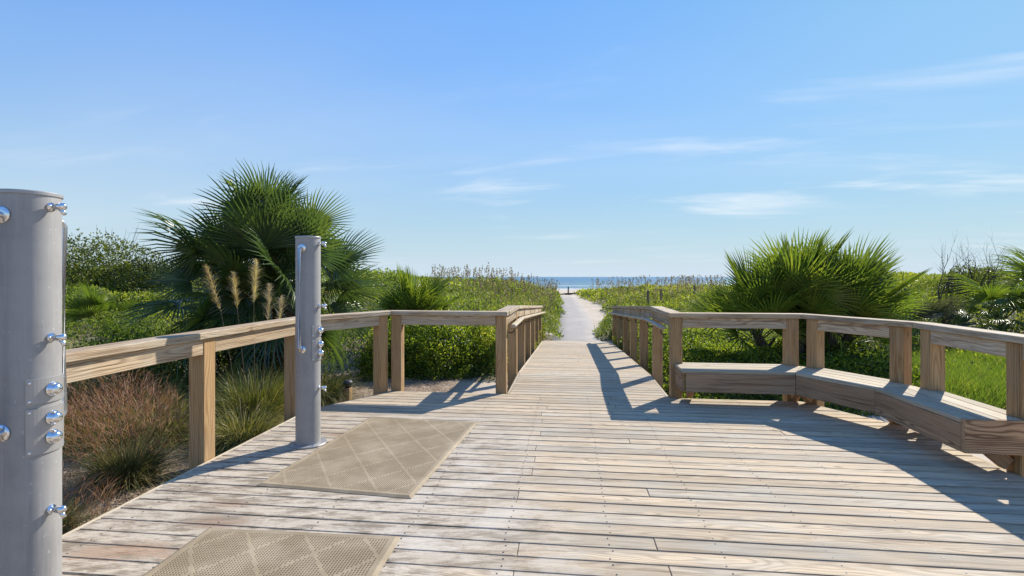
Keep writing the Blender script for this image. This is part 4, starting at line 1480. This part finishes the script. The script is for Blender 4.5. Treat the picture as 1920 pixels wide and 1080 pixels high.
pc_x, pc_y = -3.42, 6.75
pl = []
for (px_, py_, ln, lean, mm, dn) in ((386, 497, 0.66, -0.32, 'plume', 520), (438, 511, 0.50, -0.10, 'plume', 380), (480, 487, 0.60, 0.05, 'plume', 560),
                                     (505, 533, 0.50, 0.05, 'plume_pale', 420), (528, 556, 0.42, 0.10, 'plume_pale', 320)):
    a, b, c = plume_at(px_, py_, 6.8, pc_x, pc_y)
    pl.append((a, b, c, ln, lean, M[mm], dn))
clump('plume_grass', 'tall ornamental grass with five tan feathery plumes between the left railing posts', pc_x, pc_y, 2200, 1.05, 0.34, 0.5,
      M['grass_olive'], 81, 0.010, plumes=pl, cat='grass clump', rb=0.26)
clump('ornamental_grass', 'arching olive grass clump close behind the post beside the far shower', -3.15, 5.95, 2000, 0.80, 0.55, 0.75, M['grass_olive'], 82, 0.008, cat='grass clump', rb=0.22)
clump('ornamental_grass', 'arching yellow green grass left of the lone railing post', -4.55, 6.55, 1500, 0.85, 0.5, 0.7, M['grass_olive'], 83, 0.010, cat='grass clump', rb=0.2)
clump('muhly_grass', 'pinkish muhly grass clump nearest the deck edge under the left railing', -3.62, 4.75, 2600, 0.62, 0.55, 0.5, M['grass_dark'], 84, 0.006,
      haze=(2300, M['muhly'], 0.40, 1.0, 0.50), cat='grass clump', group='pink muhly grass clumps', rb=0.16)
clump('muhly_grass', 'rust pink muhly grass clump behind the nearest one', -4.35, 5.5, 1500, 0.6, 0.5, 0.5, M['grass_dark'], 85, 0.006,
      haze=(2300, M['muhly'], 0.35, 1.0, 0.60), cat='grass clump', group='pink muhly grass clumps')
clump('muhly_grass', 'low rusty muhly grass clump against the large steel column', -3.50, 3.75, 1500, 0.5, 0.6, 0.6, M['grass_dark'], 86, 0.006,
      haze=(1500, M['muhly'], 0.12, 0.55, 0.45), cat='grass clump', group='pink muhly grass clumps')
clump('muhly_grass', 'dry pinkish grass clump above the railing at far left', -7.9, 9.4, 600, 0.7, 0.5, 0.5, M['grass_olive'], 87, 0.008,
      haze=(2600, M['plume_pale'], 0.35, 0.75, 0.6), cat='grass clump', group='pink muhly grass clumps')
clump('ornamental_grass', 'green grassy tuft seen through the gap left of the shower', -5.3, 7.6, 900, 0.8, 0.5, 0.7, M['grass_olive'], 88, 0.01, cat='grass clump', rb=0.2)

for i, (x_, y_, L_, mt, lab) in enumerate((
        (-3.95, 7.6, 1.0, 'grass_olive', 'tall olive grass clump at the foot of the tall palm, left of the plumes'),
        (-3.0, 7.9, 0.85, 'grass_dark', 'dark grass clump below the tall palm behind the far shower column'),
        (-5.1, 5.9, 0.9, 'grass_olive', 'straw coloured grass clump at the back of the pink muhly grass'),
        (-6.2, 7.2, 1.0, 'grass_dark', 'dark grass clump in the middle of the bed under the left railing'),
        (-4.15, 6.0, 0.75, 'grass_olive', 'short green grass clump between the pink muhly grass and the lone post'))):
    clump('ornamental_grass', lab, x_, y_, 1500, L_, 0.45, 0.7, M[mt], 120 + i, 0.011, cat='grass clump', rb=0.25)
shrub('leafy_shrub', 'dark leafy bush at the foot of the tall palm', -4.9, 8.6, 1.1, 0.8, 0.75, 9000, 0.06, M['shrub_dark'], 48)
shrub('leafy_shrub', 'green leafy bush far left beyond the pink muhly grass', -6.6, 8.6, 0.9, 0.7, 0.55, 7000, 0.06, M['shrub_green'], 49)

# ---- mass plantings (uncountable)
def cover(name, label, n, xr, yr, side, mat, seed, lo=0.030, k=0.0030, log=True, dens=None, fill=1.0):
    global rng
    rng = np.random.default_rng(seed)
    if log:
        Y = yr[0] * (yr[1] / yr[0]) ** rng.random(n * 3)
        X = Y * rng.uniform(xr[0], xr[1], n * 3)
    else:
        Y = rng.uniform(yr[0], yr[1], n * 3)
        X = rng.uniform(xr[0], xr[1], n * 3)
    c = canopy(X, Y)
    d = X - path_x(Y)
    # stay off the boardwalk
    uu = (X - OX) * CT - (Y - OY) * ST
    vv = (X - OX) * ST + (Y - OY) * CT
    ok = (c > 0.03) & ((d < 0) if side < 0 else (d > 0)) & ~((np.abs(uu) < 1.22) & (vv < 9.05)) & (vv > 0.35)
    if dens is not None:
        ok &= rng.random(len(X)) < dens(X, Y)
    X, Y, c = X[ok][:n], Y[ok][:n], c[ok][:n]
    n = len(X)
    Z = terrain(X, Y) + c * (1 - rng.random(n) ** 1.7 * 0.85) * fill
    tint = np.clip(0.15 + 0.5 * fbm(X * 1.1, Y * 1.1, seed + 2) + 0.8 * (rng.random(n) - 0.40) + 0.2 * sst(24, 45, Y), 0, 1)
    P = np.stack([X, Y, Z], -1)
    sz = np.maximum(lo, k * Y) * rng.uniform(0.6, 1.4, n)
    o = put(bpy.data.objects.new(name, leaves_mesh(name, P, sz, mat, tint)), Matrix())
    tag(o, label, 'ground cover', kind='stuff')
    return o


cover('ground_cover', 'dense mixed green ground cover on the dune left of the path', 120000, (-1.25, 0.16), (9.3, 55), -1, M['cover_left'], 91, 0.06, 0.0056)
cover('ground_cover', 'yellow green ground cover on the dune right of the path', 130000, (0.09, 1.5), (8.5, 60), 1, M['cover_right'], 92, 0.055, 0.0052, dens=lambda x, y: 1 - 0.93 * sst(5.6, 6.6, x) * (1 - sst(10.8, 12.2, y)))
cover('ground_cover', 'dark green undergrowth beyond the left planting bed', 45000, (-16.0, -4.6), (7.6, 15.5), -1, M['cover_left'], 97, 0.05, 0.001, log=False)
cover('ground_cover', 'fresh green leafy ground cover just behind the right railing', 45000, (2.4, 6.4), (6.9, 13.0), 1, M['shrub_green'], 93, 0.058, 0.001, log=False)


def grassfield(name, label, n, yr, sr, side, mat, seed, Lr, wk, seg=2, cond=None, lift=0.5, log=True, cat='grass'):
    global rng
    rng = np.random.default_rng(seed)
    if log:
        Y = yr[0] * (yr[1] / yr[0]) ** rng.random(n * 3)
        X = Y * rng.uniform(sr[0], sr[1], n * 3)
    else:
        Y = rng.uniform(yr[0], yr[1], n * 3)
        X = rng.uniform(sr[0], sr[1], n * 3)
    d = X - path_x(Y)
    uu = (X - OX) * CT - (Y - OY) * ST
    vv = (X - OX) * ST + (Y - OY) * CT
    ok = ((d < 0) if side < 0 else (d > 0)) & (canopy(X, Y) > 0.06) & ~((np.abs(uu) < 1.25) & (vv < 9.1)) & (vv > 0.4)
    if cond is not None:
        ok &= rng.random(len(X)) < cond(X, Y)
    X, Y = X[ok][:n], Y[ok][:n]
    n = len(X)
    B = np.stack([X, Y, terrain(X, Y) + canopy(X, Y) * lift], -1)
    D = unit(np.stack([rng.normal(0, 0.3, n), rng.normal(0, 0.3, n), np.ones(n)], -1))
    me = blades_mesh(name, B, D, rng.uniform(Lr[0], Lr[1], n), np.maximum(0.005, wk * Y) * rng.uniform(0.6, 1.2, n), 0.25, mat, np.clip(rng.normal(0.5, 0.27, n), 0, 1), seg)
    o = put(bpy.data.objects.new(name, me), Matrix())
    tag(o, label, cat, kind='stuff')


grassfield('dune_grass', 'wispy green and straw dune grass on the left dune', 24000, (12, 50), (-0.45, 0.13), -1, M['grass_mix'], 94, (0.25, 0.6), 0.0008)
grassfield('dune_grass', 'wispy green and straw dune grass on the right dune', 30000, (14, 58), (0.08, 0.9), 1, M['grass_mix'], 95, (0.2, 0.5), 0.0008)
grassfield('meadow_grass', 'fresh bright green grass behind the right end of the bench', 60000, (5.2, 11.5), (4.75, 12.5), 1, M['grass_green'], 96, (0.18, 0.46), 0.0009, 3,
           cond=lambda x, y: sst(0.25, 0.5, fbm(x * 0.5 + 3, y * 0.5, 12)) * sst(4.9, 6.2, x - 0.05 * y), lift=0.3, log=False)


# sea oats: tall stalks with drooping seed heads
def sea_oats(label, n, yr, sr, side, seed, hr):
    global rng
    rng = np.random.default_rng(seed)
    Y = rng.uniform(yr[0], yr[1], n * 6)
    X = Y * rng.uniform(sr[0], sr[1], n * 6)
    ok = ((X - path_x(Y) < -0.9) if side < 0 else (X - path_x(Y) > 2.0)) & (fbm(X * 0.35, Y * 0.35, 61) > 0.42)
    X, Y = X[ok][:n], Y[ok][:n]
    n = len(X)
    B = np.stack([X, Y, terrain(X, Y) + 0.1], -1)
    D = unit(np.stack([rng.normal(0.03, 0.08, n), rng.normal(0, 0.1, n), np.ones(n)], -1))
    L = rng.uniform(hr[0], hr[1], n)
    V1, Q1, k1 = blades_np(B, D, L, 0.0007 * Y, 0.08, 3)
    # heads
    m = 9
    tipc = B + D * L[:, None] * 0.97
    Bh = np.repeat(tipc, m, 0) - np.repeat(D, m, 0) * (rng.random(n * m) * 0.24)[:, None]
    Dh = unit(np.repeat(D, m, 0) + rng.normal(0, 0.45, (n * m, 3)) + np.array([0.35, 0, -0.1]))
    V2, Q2, k2 = blades_np(Bh, Dh, rng.uniform(0.07, 0.15, n * m), np.repeat(0.0014 * Y, m), 0.5, 2)
    V = np.concatenate([V1, V2])
    Q = np.concatenate([Q1, Q2 + len(V1)])
    tint = np.concatenate([np.repeat(np.clip(rng.normal(.5, .2, n), 0, 1), k1), np.repeat(np.clip(rng.normal(.35, .25, n * m), 0, 1), k2)])
    o = put(bpy.data.objects.new('sea_oats', mesh_np('sea_oats', V, Q, M['oats'], tint=tint)), Matrix())
    tag(o, label, 'sea oats', kind='stuff')


sea_oats('tan sea oat stalks along the crest of the left dune', 520, (17, 36), (-0.16, 0.095), -1, 101, (0.9, 1.65))
sea_oats('tan sea oat stalks along the crest of the right dune', 480, (24, 46), (0.11, 0.42), 1, 102, (0.8, 1.5))

# pine straw and bark chips on the planting bed
rng = np.random.default_rng(110)
n = 26000
X = rng.uniform(-7.5, -1.0, n)
Y = rng.uniform(2.6, 10.0, n)
uu = (X - OX) * CT - (Y - OY) * ST
vv = (X - OX) * ST + (Y - OY) * CT
ok = ((uu < -3.45) | (vv > 0.3) | (-uu > 2.75 + (-vv) * 0.58)) & (uu < -1.3)
X, Y = X[ok], Y[ok]
n = len(X)
a = rng.random(n) * 6.283
B = np.stack([X, Y, terrain(X, Y) + rng.uniform(0.002, 0.03, n)], -1)
D = unit(np.stack([np.cos(a), np.sin(a), rng.normal(0.05, 0.18, n)], -1))
o = put(bpy.data.objects.new('pine_straw', blades_mesh('pine_straw', B, D, rng.uniform(0.05, 0.16, n), rng.uniform(0.003, 0.010, n), 0.1, M['straw'], np.clip(rng.normal(0.5, 0.3, n), 0, 1), 2)), Matrix())
tag(o, 'dry pine straw and bark chips strewn over the left planting bed', 'mulch', kind='stuff')

# ------------------------------------------------------------------ small things
gx, gy = -2.55, 7.85
gz = tz(gx, gy)
root = empty('garden_light', Matrix.Translation((gx, gy, gz)))
tag(root, 'short wooden garden light with a dark cap standing in the mulch', 'garden light')
ivm = UVM.inverted() @ Vector((gx, gy, 0))
post(ivm.x, ivm.y, gz - 0.05, gz + 0.22, 0, root, 0.115, M['post'], 'wooden_base')
bm = bmesh.new()
lathe(bm, [(0.045, 0.221), (0.045, 0.27), (0.075, 0.275), (0.07, 0.31), (0.045, 0.335), (0.01, 0.34)], 20)
bm_obj('lamp_cap', bm, M['dark'], Matrix.Translation((gx + 0.01, gy, gz)), root, True)

for (px_, Yv, ph, wd, lab) in ((1215, 25.0, 0.75, 0.10, 'thicker weathered marker post in the right hand dune, left of the pair'),
                               (1240, 26.5, 0.72, 0.09, 'weathered marker post in the right hand dune, right of the pair'),
                               (1302, 30.0, 0.6, 0.09, 'faint marker post in the grass near the bright palmetto'),
                               (1065.5, 47.0, 0.70, 0.10, 'dark marker post at the beach end of the path')):
    X_ = (px_ - 960) / F * Yv
    z_ = tz(X_, Yv)
    iv_ = UVM.inverted() @ Vector((X_, Yv, 0))
    root = empty('marker_post', Matrix.Translation((X_, Yv, z_)))
    tag(root, lab, 'post', 'marker posts in the dunes')
    zt_ = z_ + ph + (0.30 if Yv < 40 else 0)
    post(iv_.x, iv_.y, z_ - 0.2, zt_, 0.3, root, wd, M['joist'] if Yv < 40 else M['dark'], 'shaft')
    fr = UVM @ Matrix.Translation((iv_.x, iv_.y, zt_))
    bm = bmesh.new()
    h_ = wd / 2 + 0.004
    vs_ = [bm.verts.new(q) for q in ((-h_, -h_, 0.001), (h_, -h_, 0.001), (h_, h_, 0.001), (-h_, h_, 0.001), (0, 0, wd * 0.5))]
    for a_, b_ in ((0, 1), (1, 2), (2, 3), (3, 0)):
        bm.faces.new((vs_[a_], vs_[b_], vs_[4]))
    bm.faces.new(vs_[3::-1])
    bm_obj('pointed_top', bm, M['joist'] if Yv < 40 else M['dark'], fr @ Matrix.Rotation(0.3, 4, 'Z'), root)

# driftwood on the sand beside the path's far end
r = random.Random(4)
dx0, dy0 = 5.35, 46.0
root = empty('driftwood', Matrix.Translation((dx0, dy0, tz(dx0, dy0))))
tag(root, 'dark driftwood branches on the sand at the beach end', 'driftwood')
for i in range(4):
    bm = bmesh.new()
    a = r.uniform(-0.5, 0.5)
    q = Vector((r.uniform(-.5, .5), r.uniform(-.3, .3), 0.06))
    dd = Vector((math.cos(a), math.sin(a), 0.05))
    tube_bm(bm, [q - dd * 0.6, q + Vector((0, 0, 0.05)), q + dd * 0.6 + Vector((0, 0, .08))], [0.05, 0.06, 0.02], 6)
    bm_obj('branch', bm, M['dead_wood'], Matrix.Translation((dx0, dy0, tz(dx0, dy0))), root)
